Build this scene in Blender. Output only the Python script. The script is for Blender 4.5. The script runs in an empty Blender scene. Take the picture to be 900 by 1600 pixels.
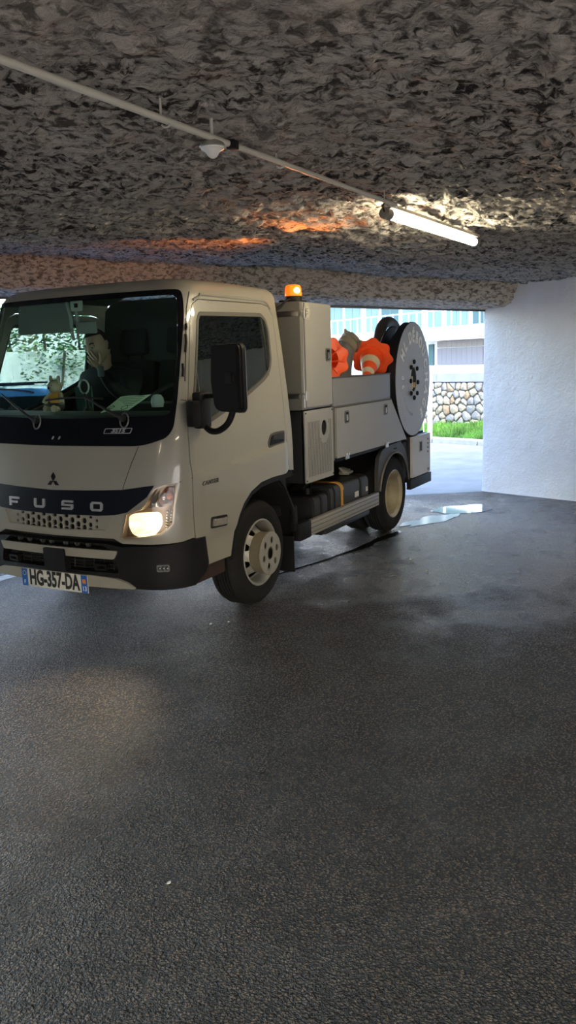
import bpy, bmesh, math, random
import numpy as np
from mathutils import Vector, Matrix, noise
from mathutils.geometry import delaunay_2d_cdt
R = math.radians
random.seed(7)
rng = np.random.default_rng(7)
SC = bpy.context.scene
COL = SC.collection

# ------------------------------------------------------------------ camera, sky, sun, exposure
CAM = Vector((-4.560, -3.455, 1.592)); YAW, PITCH, ROLL, FPX = R(28.1866), R(10.4885), R(-1.8643), 1272.65
fw = Vector((math.cos(YAW)*math.cos(PITCH), math.sin(YAW)*math.cos(PITCH), -math.sin(PITCH)))
rt = fw.cross(Vector((0, 0, 1))).normalized(); up = rt.cross(fw)
r2 = rt*math.cos(ROLL)+up*math.sin(ROLL); u2 = -rt*math.sin(ROLL)+up*math.cos(ROLL)
cd = bpy.data.cameras.new('camera'); cam = bpy.data.objects.new('camera', cd); COL.objects.link(cam)
cd.sensor_fit = 'VERTICAL'; cd.sensor_height = 24; cd.lens = FPX/1600*24; cd.clip_start = .05; cd.clip_end = 400
M = Matrix((r2, u2, -fw)).transposed().to_4x4(); M.translation = CAM; cam.matrix_world = M
SC.camera = cam
SC.view_settings.view_transform = 'Standard'; SC.view_settings.look = 'None'
SC.view_settings.exposure = 0.75; SC.view_settings.gamma = 1; SC.view_settings.use_curve_mapping = False

w = bpy.data.worlds.new('sky'); SC.world = w; w.use_nodes = True
nt = w.node_tree; bg = nt.nodes['Background']; sky = nt.nodes.new('ShaderNodeTexSky')
sky.sky_type = 'NISHITA'; sky.sun_disc = False; sky.sun_elevation = R(48); sky.sun_rotation = R(200); sky.air_density = 1.0; sky.dust_density = 2.0
nt.links.new(sky.outputs[0], bg.inputs[0]); bg.inputs[1].default_value = 1.5
sl = bpy.data.lights.new('sun', 'SUN'); sl.energy = 3.8; sl.angle = R(.6); sl.color = (1, .92, .80)
sun = bpy.data.objects.new('sun', sl); COL.objects.link(sun)
sd = Vector((.62, .50, -.80)).normalized()            # the way the light travels
sun.rotation_euler = sd.to_track_quat('-Z', 'Y').to_euler()

# ------------------------------------------------------------------ materials
MATS = {}
def mat(name, col, rough=.5, metal=0, coat=0, emit=None, estr=0, bump=0, bscale=60, var=0, vscale=8, spec=.5, alpha=None):
    if name in MATS: return MATS[name]
    m = bpy.data.materials.new(name); m.use_nodes = True; MATS[name] = m
    n = m.node_tree.nodes; l = m.node_tree.links; p = n['Principled BSDF']
    p.inputs['Base Color'].default_value = (*col, 1); p.inputs['Roughness'].default_value = rough
    p.inputs['Metallic'].default_value = metal; p.inputs['Coat Weight'].default_value = coat; p.inputs['Coat Roughness'].default_value = .04
    p.inputs['Specular IOR Level'].default_value = spec
    if emit: p.inputs['Emission Color'].default_value = (*emit, 1); p.inputs['Emission Strength'].default_value = estr
    tc = n.new('ShaderNodeTexCoord')
    if var:
        t = n.new('ShaderNodeTexNoise'); t.inputs['Scale'].default_value = vscale; t.inputs['Detail'].default_value = 6
        l.new(tc.outputs['Object'], t.inputs['Vector'])
        r = n.new('ShaderNodeMapRange'); r.inputs[1].default_value = .3; r.inputs[2].default_value = .7; r.inputs[3].default_value = 1-var; r.inputs[4].default_value = 1+var*.5
        l.new(t.outputs[0], r.inputs[0])
        mx = n.new('ShaderNodeVectorMath'); mx.operation = 'SCALE'; mx.inputs[0].default_value = col; l.new(r.outputs[0], mx.inputs['Scale'])
        l.new(mx.outputs[0], p.inputs['Base Color'])
    if bump:
        t = n.new('ShaderNodeTexNoise'); t.inputs['Scale'].default_value = bscale; t.inputs['Detail'].default_value = 5
        l.new(tc.outputs['Object'], t.inputs['Vector'])
        b = n.new('ShaderNodeBump'); b.inputs['Strength'].default_value = bump; b.inputs['Distance'].default_value = .01
        l.new(t.outputs[0], b.inputs['Height']); l.new(b.outputs[0], p.inputs['Normal'])
    return m

def glassmat(name, tint, refl=1.0, rough=0.0):
    if name in MATS: return MATS[name]
    m = bpy.data.materials.new(name); m.use_nodes = True; MATS[name] = m
    n = m.node_tree.nodes; l = m.node_tree.links; n.remove(n['Principled BSDF'])
    tr = n.new('ShaderNodeBsdfTransparent'); tr.inputs[0].default_value = (*tint, 1)
    gl = n.new('ShaderNodeBsdfGlossy'); gl.inputs['Roughness'].default_value = rough
    fr = n.new('ShaderNodeFresnel'); fr.inputs[0].default_value = 1.5
    mu = n.new('ShaderNodeMath'); mu.operation = 'MULTIPLY'; mu.inputs[1].default_value = refl; l.new(fr.outputs[0], mu.inputs[0])
    mx = n.new('ShaderNodeMixShader'); l.new(mu.outputs[0], mx.inputs[0]); l.new(tr.outputs[0], mx.inputs[1]); l.new(gl.outputs[0], mx.inputs[2])
    l.new(mx.outputs[0], n['Material Output'].inputs[0]); return m

WHITE = mat('truck_paint', (.315, .308, .262), .28, coat=.8)
GREYP = mat('body_grey_paint', (.33, .325, .30), .42, coat=.15, var=.05, vscale=3)
GREYD = mat('tray_grey_paint', (.25, .255, .265), .45)
DGREY = mat('cabinet_dark_grey', (.17, .172, .15), .5)
BLK = mat('black_plastic', (.008, .008, .009), .5, spec=.25, bump=.15, bscale=400)
BLKG = mat('black_gloss', (.004, .005, .008), .12, spec=.3, coat=.15)
BLKM = mat('black_steel', (.010, .010, .011), .55, spec=.3)
DARK = mat('dark_inside', (.006, .006, .006), .9)
RUB = mat('tyre_rubber', (.011, .0105, .0105), .75, spec=.25, bump=.3, bscale=120, var=.3, vscale=10)
SEAL = mat('window_seal_rubber', (.10, .098, .085), .55)
CHR = mat('chrome', (.75, .75, .74), .12, metal=1)
STEEL = mat('stainless_steel', (.55, .53, .49), .3, metal=1)
ALU = mat('aluminium', (.42, .41, .38), .45, metal=.6)
RIM = mat('wheel_silver_paint', (.31, .305, .285), .4, metal=.25)
RIMG = mat('wheel_beige_paint', (.42, .37, .27), .45, metal=.25, var=.25, vscale=9)
SILV = mat('silver_letter', (.55, .56, .58), .3, metal=.5)
GLASS = glassmat('windshield_glass', (.74, .95, .89), .3)
SGLASS = glassmat('tinted_side_glass', (.84, .92, .89), .8)
CLEAR = glassmat('clear_lens', (.95, .95, .95), .8)

# ------------------------------------------------------------------ mesh building
def densify(poly, step):
    out = []
    for i, a in enumerate(poly):
        b = poly[(i+1) % len(poly)]; n = max(1, int(math.dist(a, b)/step))
        for k in range(n): out.append((a[0]+(b[0]-a[0])*k/n, a[1]+(b[1]-a[1])*k/n))
    return out
def inside(p, poly):
    x, y = p; c = False; j = len(poly)-1
    for i in range(len(poly)):
        xi, yi = poly[i]; xj, yj = poly[j]
        if (yi > y) != (yj > y) and x < (xj-xi)*(y-yi)/(yj-yi)+xi: c = not c
        j = i
    return c
def rounded(poly, r, n=4):
    out = []; N = len(poly)
    for i in range(N):
        a, b, c = Vector(poly[i-1]), Vector(poly[i]), Vector(poly[(i+1) % N])
        d1, d2 = (a-b), (c-b); k = min(r, d1.length*.45, d2.length*.45)
        if k < 1e-5: out.append(tuple(b)); continue
        p1, p2 = b+d1.normalized()*k, b+d2.normalized()*k
        for q in range(n+1):
            t = q/n; out.append(tuple(p1*(1-t)**2+b*2*t*(1-t)+p2*t*t))
    return out
def shrink(poly, d):
    N = len(poly); A = sum(poly[i-1][0]*poly[i][1]-poly[i][0]*poly[i-1][1] for i in range(N)); s = 1 if A > 0 else -1
    out = []
    for i in range(N):
        a, b, c = Vector(poly[i-1]), Vector(poly[i]), Vector(poly[(i+1) % N])
        e1 = (b-a).normalized(); e2 = (c-b).normalized()
        n1 = Vector((-e1.y, e1.x))*s; n2 = Vector((-e2.y, e2.x))*s
        m = (n1+n2); L = m.length
        if L < 1e-6: m = n1
        else: m = m/L; m = m/max(.5, m.dot(n1))
        out.append(tuple(b+m*d))
    return out
def ellipse(cx, cy, rx, ry=None, n=24, a0=0):
    ry = rx if ry is None else ry
    return [(cx+rx*math.cos(a0+2*math.pi*i/n), cy+ry*math.sin(a0+2*math.pi*i/n)) for i in range(n)]
def rect(x0, y0, x1, y1): return [(x0, y0), (x1, y0), (x1, y1), (x0, y1)]
def fill(outer, holes, step=None):
    """triangulates a 2-D region with holes; returns points, triangles, boundary loops"""
    loops = [densify(outer, step) if step else list(outer)]+[densify(h, step) if step else list(h) for h in holes]
    pts, edges, idx = [], [], []
    for lp in loops:
        s = len(pts); pts += [Vector(p) for p in lp]; edges += [(s+i, s+(i+1) % len(lp)) for i in range(len(lp))]
    if step:
        xs = [p[0] for p in loops[0]]; ys = [p[1] for p in loops[0]]
        x = min(xs)+step*.5
        while x < max(xs):
            y = min(ys)+step*.5
            while y < max(ys):
                if inside((x, y), loops[0]) and not any(inside((x, y), h) for h in loops[1:]): pts.append(Vector((x, y)))
                y += step
            x += step
    vo, eo, fo, ov, oe, of = delaunay_2d_cdt(pts, edges, [], 0, 1e-6)
    tri = []
    for f in fo:
        c = ((vo[f[0]][0]+vo[f[1]][0]+vo[f[2]][0])/3, (vo[f[0]][1]+vo[f[1]][1]+vo[f[2]][1])/3)
        if inside(c, loops[0]) and not any(inside(c, h) for h in loops[1:]): tri.append(tuple(f))
    cnt = {}
    for f in tri:
        for i in range(3):
            e = (f[i], f[(i+1) % 3]); cnt[e] = 1
    rim = [e for e in cnt if (e[1], e[0]) not in cnt]
    return vo, tri, rim

SPLIT = set('axle base_rib chassis_frame coupling_lug daytime_lamp end_cap front_emblem guard_bracket guard_groove guard_lower_bar hanger lens_rib locker_edge mud_flap mirror_clamp mirror_arm panel_joint pillar_clip plate_band seat stem tank_label tray_rim underrun_bar underframe washer_jet wheel_nut wound_hose door_lining plate_small_characters plate_characters model_lettering badge_lettering reel_stand fog_bulb headrest load_tray wall_back reel_rim small_mark strap_hinge'.split())
def pieces(v, f):
    p = list(range(len(v)))
    def r(a):
        while p[a] != a: p[a] = p[p[a]]; a = p[a]
        return a
    key = {}
    for i, q in enumerate(v):
        k = (round(q[0], 5), round(q[1], 5), round(q[2], 5))
        if k in key: p[r(i)] = r(key[k])
        else: key[k] = i
    for q in f:
        for a in q[1:]: p[r(a)] = r(q[0])
    g = {}
    for q in f: g.setdefault(r(q[0]), []).append(q)
    out = []
    for fs in g.values():
        ix = {}; 
        for q in fs:
            for a in q: ix.setdefault(a, len(ix))
        out.append(([v[a] for a in ix], [tuple(ix[a] for a in q) for q in fs]))
    return sorted(out, key=lambda t: -len(t[0]))
def smooth_path(P, n=6):
    out = []; Q = [Vector(P[0])]+[Vector(p) for p in P]+[Vector(P[-1])]
    for i in range(1, len(Q)-2):
        for k in range(n):
            t = k/n; a, b, c_, d = Q[i-1], Q[i], Q[i+1], Q[i+2]
            out.append(.5*((2*b)+(-a+c_)*t+(2*a-5*b+4*c_-d)*t*t+(-a+3*b-3*c_+d)*t**3))
    return out+[Q[-1]]
class MB:
    def __init__(s): s.v = []; s.f = []
    def raw(s, v, f):
        o = len(s.v); s.v += [tuple(p) for p in v]; s.f += [tuple(i+o for i in q) for q in f]; return s
    def patch(s, fn, outer, holes=(), step=None, off=0, th=.01, back=True):
        """fn(a,b,off) -> point; front at off, back at off-th"""
        vo, tri, rim = fill(outer, holes, step)
        fr = [fn(p[0], p[1], off) for p in vo]; bk = [fn(p[0], p[1], off-th) for p in vo]
        a, b, c = (Vector(fr[i]) for i in tri[0]); nrm = (b-a).cross(c-a)
        flip = nrm.dot(Vector(fr[tri[0][0]])-Vector(bk[tri[0][0]])) < 0
        T = [t[::-1] for t in tri] if flip else tri
        s.raw(fr, T)
        if back: s.raw(bk, [t[::-1] for t in T])
        rv, rf = [], []
        for (i, j) in rim:
            k = len(rv); rv += [fr[i], fr[j], bk[j], bk[i]]; q = (k, k+1, k+2, k+3)
            rf.append(q if flip else q[::-1])
        s.raw(rv, rf); return s
    def box(s, x0, y0, z0, x1, y1, z1, bev=0, M=None):
        bm = bmesh.new(); bmesh.ops.create_cube(bm, size=1)
        for v in bm.verts: v.co = Vector(((x0+x1)/2+v.co.x*(x1-x0), (y0+y1)/2+v.co.y*(y1-y0), (z0+z1)/2+v.co.z*(z1-z0)))
        if bev: bmesh.ops.bevel(bm, geom=bm.edges[:], offset=bev, segments=2, profile=.6, affect='EDGES')
        if M: bmesh.ops.transform(bm, matrix=M, verts=bm.verts)
        s._bm(bm); return s
    def _bm(s, bm):
        bm.verts.ensure_lookup_table(); bm.verts.index_update()
        s.raw([v.co[:] for v in bm.verts], [[v.index for v in f.verts] for f in bm.faces]); bm.free()
    def lathe(s, prof, origin, axis, n=32, cap=False, mod=None):
        """prof: list of (r, h) along axis"""
        A = Vector(axis).normalized(); X = A.orthogonal().normalized(); Y = A.cross(X); O = Vector(origin)
        v, f = [], []
        for (r, h) in prof:
            for i in range(n):
                a = 2*math.pi*i/n; rr = r*(mod(a, r, h) if mod else 1); v.append(O+A*h+(X*math.cos(a)+Y*math.sin(a))*rr)
        for k in range(len(prof)-1):
            for i in range(n):
                j = (i+1) % n; f.append((k*n+i, k*n+j, (k+1)*n+j, (k+1)*n+i))
        if cap:
            f.append(tuple(range(n))[::-1]); f.append(tuple((len(prof)-1)*n+i for i in range(n)))
        s.raw(v, f); return s
    def cyl(s, a, b, r, n=16, r2=None):
        a, b = Vector(a), Vector(b); return s.lathe([(r, 0), (r if r2 is None else r2, (b-a).length)], a, b-a, n, True)
    def tube(s, pts, r, n=10, closed=False, cap=True):
        P = [Vector(p) for p in pts]; v, f = [], []; N = len(P); prev = None
        for i, p in enumerate(P):
            if closed: t = P[(i+1) % N]-P[i-1]
            else: t = P[min(i+1, N-1)]-P[max(i-1, 0)]
            t.normalize()
            if prev is None: X = t.orthogonal().normalized()
            else: X = (prev-t*prev.dot(t)).normalized()
            prev = X; Y = t.cross(X); rr = r[i] if isinstance(r, (list, tuple)) else r
            for k in range(n):
                a = 2*math.pi*k/n; v.append(p+(X*math.cos(a)+Y*math.sin(a))*rr)
        for i in range(N if closed else N-1):
            for k in range(n):
                j = (k+1) % n; i2 = (i+1) % N; f.append((i*n+k, i*n+j, i2*n+j, i2*n+k))
        if cap and not closed: f.append(tuple(range(n))[::-1]); f.append(tuple((N-1)*n+k for k in range(n)))
        s.raw(v, f); return s
    def ball(s, c, r, sc=(1, 1, 1), n=14, fn=None):
        v, f = [], []; m = n//2+1
        for i in range(m+1):
            for k in range(n):
                a, b = math.pi*i/m, 2*math.pi*k/n
                p = Vector((math.sin(a)*math.cos(b)*sc[0], math.sin(a)*math.sin(b)*sc[1], math.cos(a)*sc[2]))*r
                if fn: p = fn(p)
                v.append(Vector(c)+p)
        for i in range(m):
            for k in range(n): f.append((i*n+k, (i+1)*n+k, (i+1)*n+(k+1) % n, i*n+(k+1) % n))
        s.raw(v, f); return s
    def text(s, txt, fn, size, off=0, th=.003, spacing=1.0, center=True, bold=0, sx=1.0, shear=0):
        c = bpy.data.curves.new('t', 'FONT'); c.body = txt; c.size = size; c.space_character = spacing; c.offset = bold; c.shear = shear
        c.align_x = 'CENTER' if center else 'LEFT'; c.align_y = 'CENTER' if center else 'BOTTOM_BASELINE'; c.resolution_u = 3
        o = bpy.data.objects.new('t', c); COL.objects.link(o); dg = bpy.context.evaluated_depsgraph_get(); dg.update()
        me = bpy.data.meshes.new_from_object(o.evaluated_get(dg)); V = [tuple(v.co) for v in me.vertices]; F = [tuple(p.vertices) for p in me.polygons]
        COL.objects.unlink(o); bpy.data.objects.remove(o); bpy.data.curves.remove(c); bpy.data.meshes.remove(me)
        cnt = {}
        for f in F:
            for i in range(len(f)): cnt[(f[i], f[(i+1) % len(f)])] = 1
        rim = [e for e in cnt if (e[1], e[0]) not in cnt]
        fr = [fn(v[0]*sx, v[1], off) for v in V]; bk = [fn(v[0]*sx, v[1], off-th) for v in V]
        s.raw(fr, F); rv, rf = [], []
        for (i, j) in rim:
            k = len(rv); rv += [fr[i], fr[j], bk[j], bk[i]]; rf.append((k, k+1, k+2, k+3))
        s.raw(rv, rf); return s
    def build(s, name, m, parent=None, smooth=35, label=None, kind=None, weld=True, recalc=False):
        if name in SPLIT and kind is None:
            pc = pieces(s.v, s.f)
            if len(pc) > 1:
                first = None
                for v_, f_ in pc:
                    q = MB(); q.v, q.f = v_, f_; o = q.build(name, m, parent, smooth, label, kind, weld, recalc) if len(pieces(v_, f_)) == 1 else None
                    if name == 'wall_back': o['kind'] = 'structure'
                    first = first or o
                return first
        me = bpy.data.meshes.new(name); o = bpy.data.objects.new(name, me); COL.objects.link(o)
        org = Vector((0, 0, 0))
        if parent is not None:
            o.parent = parent; q = parent
            while q is not None:
                org = org+Vector(q.get('_o', (0, 0, 0))) if q.parent is None else org
                q = q.parent
        V = [(p[0]-org.x, p[1]-org.y, p[2]-org.z) for p in s.v]
        me.from_pydata(V, [], s.f)
        if weld or smooth or recalc:
            bm = bmesh.new(); bm.from_mesh(me)
            if weld: bmesh.ops.remove_doubles(bm, verts=bm.verts, dist=1e-5)
            if recalc: bmesh.ops.recalc_face_normals(bm, faces=bm.faces)
            if smooth:
                ca = R(smooth)
                for f in bm.faces: f.smooth = True
                for e in bm.edges:
                    if len(e.link_faces) == 2: e.smooth = e.calc_face_angle(0) < ca
            bm.to_mesh(me); bm.free()
        me.materials.append(m)
        if label: o['label'] = label
        if kind: o['kind'] = kind
        return o
def tag(o, label, cat, group=None, kind=None):
    o['label'] = label; o['category'] = cat
    if group: o['group'] = group
    if kind: o['kind'] = kind
    return o
def thing(name, label, cat, loc=(0, 0, 0), group=None):
    o = bpy.data.objects.new(name, None); COL.objects.link(o); o.location = loc; o['_o'] = list(loc); o.empty_display_size = .1
    return tag(o, label, cat, group)
def struct(o): o['kind'] = 'structure'; return o
def fbm(X, Y, seed, octs, lac=2.0, gain=.5):
    """vectorised value noise"""
    r = np.random.default_rng(seed); T = r.random((256, 256)); out = 0; a = 1; tot = 0
    for o in range(octs):
        xi = np.floor(X).astype(int); yi = np.floor(Y).astype(int); fx = X-xi; fy = Y-yi
        fx = fx*fx*(3-2*fx); fy = fy*fy*(3-2*fy); g = lambda i, j: T[(xi+i+o*37) % 256, (yi+j+o*91) % 256]
        out = out+a*((g(0, 0)*(1-fx)+g(1, 0)*fx)*(1-fy)+(g(0, 1)*(1-fx)+g(1, 1)*fx)*fy); tot += a; a *= gain; X = X*lac+13.7; Y = Y*lac+5.1
    return out/tot
def grid_mesh(name, P, m, flip=False):
    nu, nv = P.shape[:2]; me = bpy.data.meshes.new(name); idx = np.arange(nu*nv).reshape(nu, nv)
    q = np.stack([idx[:-1, :-1], idx[1:, :-1], idx[1:, 1:], idx[:-1, 1:]], -1).reshape(-1, 4)
    if flip: q = q[:, ::-1]
    me.vertices.add(nu*nv); me.vertices.foreach_set('co', P.reshape(-1).astype(np.float32))
    me.loops.add(q.size); me.loops.foreach_set('vertex_index', q.reshape(-1).astype(np.int32))
    me.polygons.add(len(q)); me.polygons.foreach_set('loop_start', np.arange(0, q.size, 4, dtype=np.int32)); me.polygons.foreach_set('loop_total', np.full(len(q), 4, dtype=np.int32))
    me.polygons.foreach_set('use_smooth', np.ones(len(q), dtype=bool)); me.update(); me.validate()
    o = bpy.data.objects.new(name, me); COL.objects.link(o); me.materials.append(m); return o

# ------------------------------------------------------------------ the setting
CO = Vector((4.963, -.970, 0)); D = Vector((-.556, .831, 0)).normalized(); N = Vector((.831, .556, 0)).normalized()   # outer edge of the opening, along it, outwards
WD = Vector((-.3232, -.9463, 0))
def AB(a, b, z=0):      # a along the opening, b inwards
    p = CO+D*a-N*b; return Vector((p.x, p.y, z))

def floor_material():
    m = bpy.data.materials.new('wet_asphalt'); m.use_nodes = True; n = m.node_tree.nodes; l = m.node_tree.links; p = n['Principled BSDF']
    g = n.new('ShaderNodeNewGeometry'); pos = g.outputs['Position']
    def noise_(sc, det=3, rough=.5, dist=0):
        t = n.new('ShaderNodeTexNoise'); t.inputs['Scale'].default_value = sc; t.inputs['Detail'].default_value = det; t.inputs['Roughness'].default_value = rough; t.inputs['Distortion'].default_value = dist
        l.new(pos, t.inputs['Vector']); return t.outputs[0]
    def mr(x, a, b, c, d, sm=False):
        t = n.new('ShaderNodeMapRange'); t.inputs[1].default_value = a; t.inputs[2].default_value = b; t.inputs[3].default_value = c; t.inputs[4].default_value = d
        if sm: t.interpolation_type = 'SMOOTHSTEP'
        l.new(x, t.inputs[0]); return t.outputs[0]
    def mth(op, a, b):
        t = n.new('ShaderNodeMath'); t.operation = op
        for i, q in enumerate((a, b)):
            if isinstance(q, (int, float)): t.inputs[i].default_value = q
            else: l.new(q, t.inputs[i])
        return t.outputs[0]
    vo = n.new('ShaderNodeTexVoronoi'); vo.inputs['Scale'].default_value = 105; l.new(pos, vo.inputs['Vector'])
    vo2 = n.new('ShaderNodeTexVoronoi'); vo2.inputs['Scale'].default_value = 210; l.new(pos, vo2.inputs['Vector'])
    h1 = mr(vo.outputs['Distance'], 0, .7, 1, 0); h2 = mr(vo2.outputs['Distance'], 0, .7, 1, 0); big = noise_(1.1, 4); mid = noise_(14, 4)
    # wet patches (an uneven film of water around the rear of the truck)
    sx = n.new('ShaderNodeSeparateXYZ'); l.new(pos, sx.inputs[0])
    def blob(cx, cy, rx, ry):
        a = mth('POWER', mth('DIVIDE', mth('SUBTRACT', sx.outputs[0], cx), rx), 2.0); b = mth('POWER', mth('DIVIDE', mth('SUBTRACT', sx.outputs[1], cy), ry), 2.0)
        return mr(mth('SQRT', mth('ADD', a, b), 0), 1.0, 0.0, 0, 1)
    wet = blob(2.5, -1.9, 4.0, 2.7)
    wetm = mr(mth('ADD', wet, mth('MULTIPLY', mth('SUBTRACT', noise_(1.7, 5, .6), .5), 1.5)), .25, .6, 0, 1, True)
    hh = mth('ADD', mth('MULTIPLY', h1, .7), mth('ADD', mth('MULTIPLY', h2, .4), mth('MULTIPLY', mid, .35)))
    b = n.new('ShaderNodeBump'); b.inputs['Distance'].default_value = .030; l.new(hh, b.inputs['Height']); l.new(mr(wetm, 0, 1, 1.0, .62), b.inputs['Strength'])
    l.new(b.outputs[0], p.inputs['Normal'])
    l.new(mth('ADD', mr(wetm, 0, 1, .50, .24), mr(noise_(4, 4), .3, .7, -.05, .07)), p.inputs['Roughness'])
    cr = n.new('ShaderNodeValToRGB'); e = cr.color_ramp.elements; e[0].position = .26; e[0].color = (.225, .165, .115, 1); e[1].position = .52; e[1].color = (.006, .006, .006, 1)
    nj = mth('ADD', vo.outputs['Distance'], mth('MULTIPLY', mth('SUBTRACT', noise_(60, 3), .5), .55)); l.new(nj, cr.inputs[0])
    sep = n.new('ShaderNodeSeparateColor'); l.new(vo.outputs['Color'], sep.inputs[0])
    mul = n.new('ShaderNodeVectorMath'); mul.operation = 'SCALE'; l.new(cr.outputs[0], mul.inputs[0]); l.new(mth('MULTIPLY', mr(sep.outputs[0], 0, 1, .45, 1.35), mr(big, .3, .7, .8, 1.2)), mul.inputs['Scale'])
    mx = n.new('ShaderNodeMix'); mx.data_type = 'RGBA'; mx.inputs[7].default_value = (.020, .017, .015, 1); l.new(mul.outputs[0], mx.inputs[6]); l.new(mth('MULTIPLY', wetm, .45), mx.inputs[0])
    l.new(mx.outputs[2], p.inputs['Base Color']); l.new(mr(wetm, 0, 1, .38, .8), p.inputs['Specular IOR Level'])
    return m
PV = mat('pale_paving', (.165, .172, .172), .75, var=.25, vscale=2.5, bump=.5, bscale=90)  # pale road outside; tone also raised to bounce daylight onto beam and ceiling
struct(MB().raw([AB(-70, .05, .0012), AB(90, .05, .0012), AB(90, -90, .0012), AB(-70, -90, .0012)], [(0, 1, 2, 3)]).build('pavement', PV, smooth=0))
fl = MB().raw([(-60, -60, 0), (90, -60, 0), (90, 90, 0), (-60, 90, 0)], [(0, 1, 2, 3)]).build('floor', floor_material(), smooth=0); struct(fl)

def fibre_material(name, dark, light, warm, fs=27):
    m = bpy.data.materials.new(name); m.use_nodes = True; n = m.node_tree.nodes; l = m.node_tree.links; p = n['Principled BSDF']
    g = n.new('ShaderNodeNewGeometry'); pos = g.outputs['Position']
    vr = n.new('ShaderNodeVectorRotate'); vr.rotation_type = 'Z_AXIS'; vr.inputs['Angle'].default_value = -R(123.8); l.new(pos, vr.inputs[0])
    vm = n.new('ShaderNodeVectorMath'); vm.operation = 'MULTIPLY'; vm.inputs[1].default_value = (.5, 1, 1); l.new(vr.outputs[0], vm.inputs[0]); pos = vm.outputs[0]
    def nz(sc, det, rough=.6, dist=0):
        t = n.new('ShaderNodeTexNoise'); t.inputs['Scale'].default_value = sc; t.inputs['Detail'].default_value = det; t.inputs['Roughness'].default_value = rough; t.inputs['Distortion'].default_value = dist
        l.new(pos, t.inputs['Vector']); return t.outputs[0]
    a = nz(fs, 8, .66, .5)
    cr = n.new('ShaderNodeValToRGB'); e = cr.color_ramp.elements; e[0].position = .41; e[0].color = (*dark, 1); e[1].position = .53; e[1].color = (*light, 1); l.new(a, cr.inputs[0])
    mx = n.new('ShaderNodeMix'); mx.data_type = 'RGBA'; mx.inputs[7].default_value = (*warm, 1); l.new(cr.outputs[0], mx.inputs[6])
    r = n.new('ShaderNodeMapRange'); r.inputs[1].default_value = .45; r.inputs[2].default_value = .7; r.inputs[3].default_value = 0; r.inputs[4].default_value = .5; l.new(nz(1.3, 3), r.inputs[0]); l.new(r.outputs[0], mx.inputs[0])
    l.new(mx.outputs[2], p.inputs['Base Color']); p.inputs['Roughness'].default_value = .95; p.inputs['Specular IOR Level'].default_value = .15
    b = n.new('ShaderNodeBump'); b.inputs['Strength'].default_value = 1; b.inputs['Distance'].default_value = .03; l.new(nz(60, 8, .65, .4), b.inputs['Height'])
    l.new(b.outputs[0], p.inputs['Normal']); return m
CEIL = fibre_material('sprayed_fibre_ceiling', (.045, .042, .039), (.58, .555, .52), (.50, .46, .42))  # dark tone painted in for the shade of pits in the coat
BEAM = fibre_material('sprayed_fibre_beam', (.22, .18, .14), (.78, .71, .62), (.70, .60, .50), 34)

def rag(A, B):          # ragged relief of sprayed fibre, in metres (downwards positive)
    X = A*10+fbm(A*8, B*8, 3, 3)*2.2; Y = B*19+fbm(A*8, B*8, 9, 3)*3
    f = fbm(X, Y, 5, 5, 2.1, .58); return (np.clip(f, .25, .75)-.45)*.11+(fbm(A*.9, B*.9, 21, 2)-.5)*.08
def smst(x): x = np.clip(x, 0, 1); return x*x*(3-2*x)
def ceil_z(A, B):
    wgt = 1-smst((B-.6)/4.2); Ac = np.clip(A, -1.5, 9); z = 2.42+(.07*Ac-.04)*wgt
    return z+.22*smst((-A-.55)/1.2)*smst((4.0-B)/3.0)*0
aa = np.concatenate([np.arange(-14, -5, .5), np.arange(-5, -2.2, .08), np.arange(-2.2, 8.2, .017), np.arange(8.2, 22, .5)])
bb = np.concatenate([np.arange(.32, 9.4, .017), np.arange(9.4, 11.2, .2)])
A_, B_ = np.meshgrid(aa, bb, indexing='ij')
Z_ = ceil_z(A_, B_)+.02-rag(A_, B_)
P = np.stack([CO.x+D.x*A_-N.x*B_, CO.y+D.y*A_-N.y*B_, Z_], -1)
ceil = struct(grid_mesh('ceiling', P, CEIL))
# beam over the opening: ragged coat over inner face and underside
sa = np.concatenate([np.arange(-.62, 8.2, .022), np.arange(8.2, 22, .4)]); prof = []
tt = np.linspace(0, 1, 44)
S_, T_ = np.meshgrid(sa, tt, indexing='ij')
zi = 2.14+.056*np.clip(S_, -1, 9); zt = 2.40+.07*np.clip(S_, -1, 9); zo = 2.095+.05*np.clip(S_, -1, 9)
r_ = .07; face = np.clip(T_/.52, 0, 1); und = np.clip((T_-.52)/.48, 0, 1)
endr = smst((-S_-.30)/.30)
bz = np.where(T_ < .52, zt+.06+(zi-zt-.06)*face, zi+(zo-zi)*und); bb_ = np.where(T_ < .52, .33, .33-.33*und)
cor = np.exp(-((T_-.52)/.10)**2); bb_ = bb_-.035*cor; bz = bz+.02*cor
wob = (fbm(S_*6, T_*5+7, 31, 5, 2.1, .6)-.5)
bb_ = bb_+np.where(T_ < .52, 1, .2)*wob*.10*np.minimum(1, (1-und)*3); bz = bz+np.where(T_ < .52, .15, 1)*wob*.07*(1-und**6)
P = np.stack([CO.x+D.x*S_-N.x*bb_, CO.y+D.y*S_-N.y*bb_, bz], -1)
beam = struct(grid_mesh('trim_1', P, BEAM, flip=True))
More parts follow.
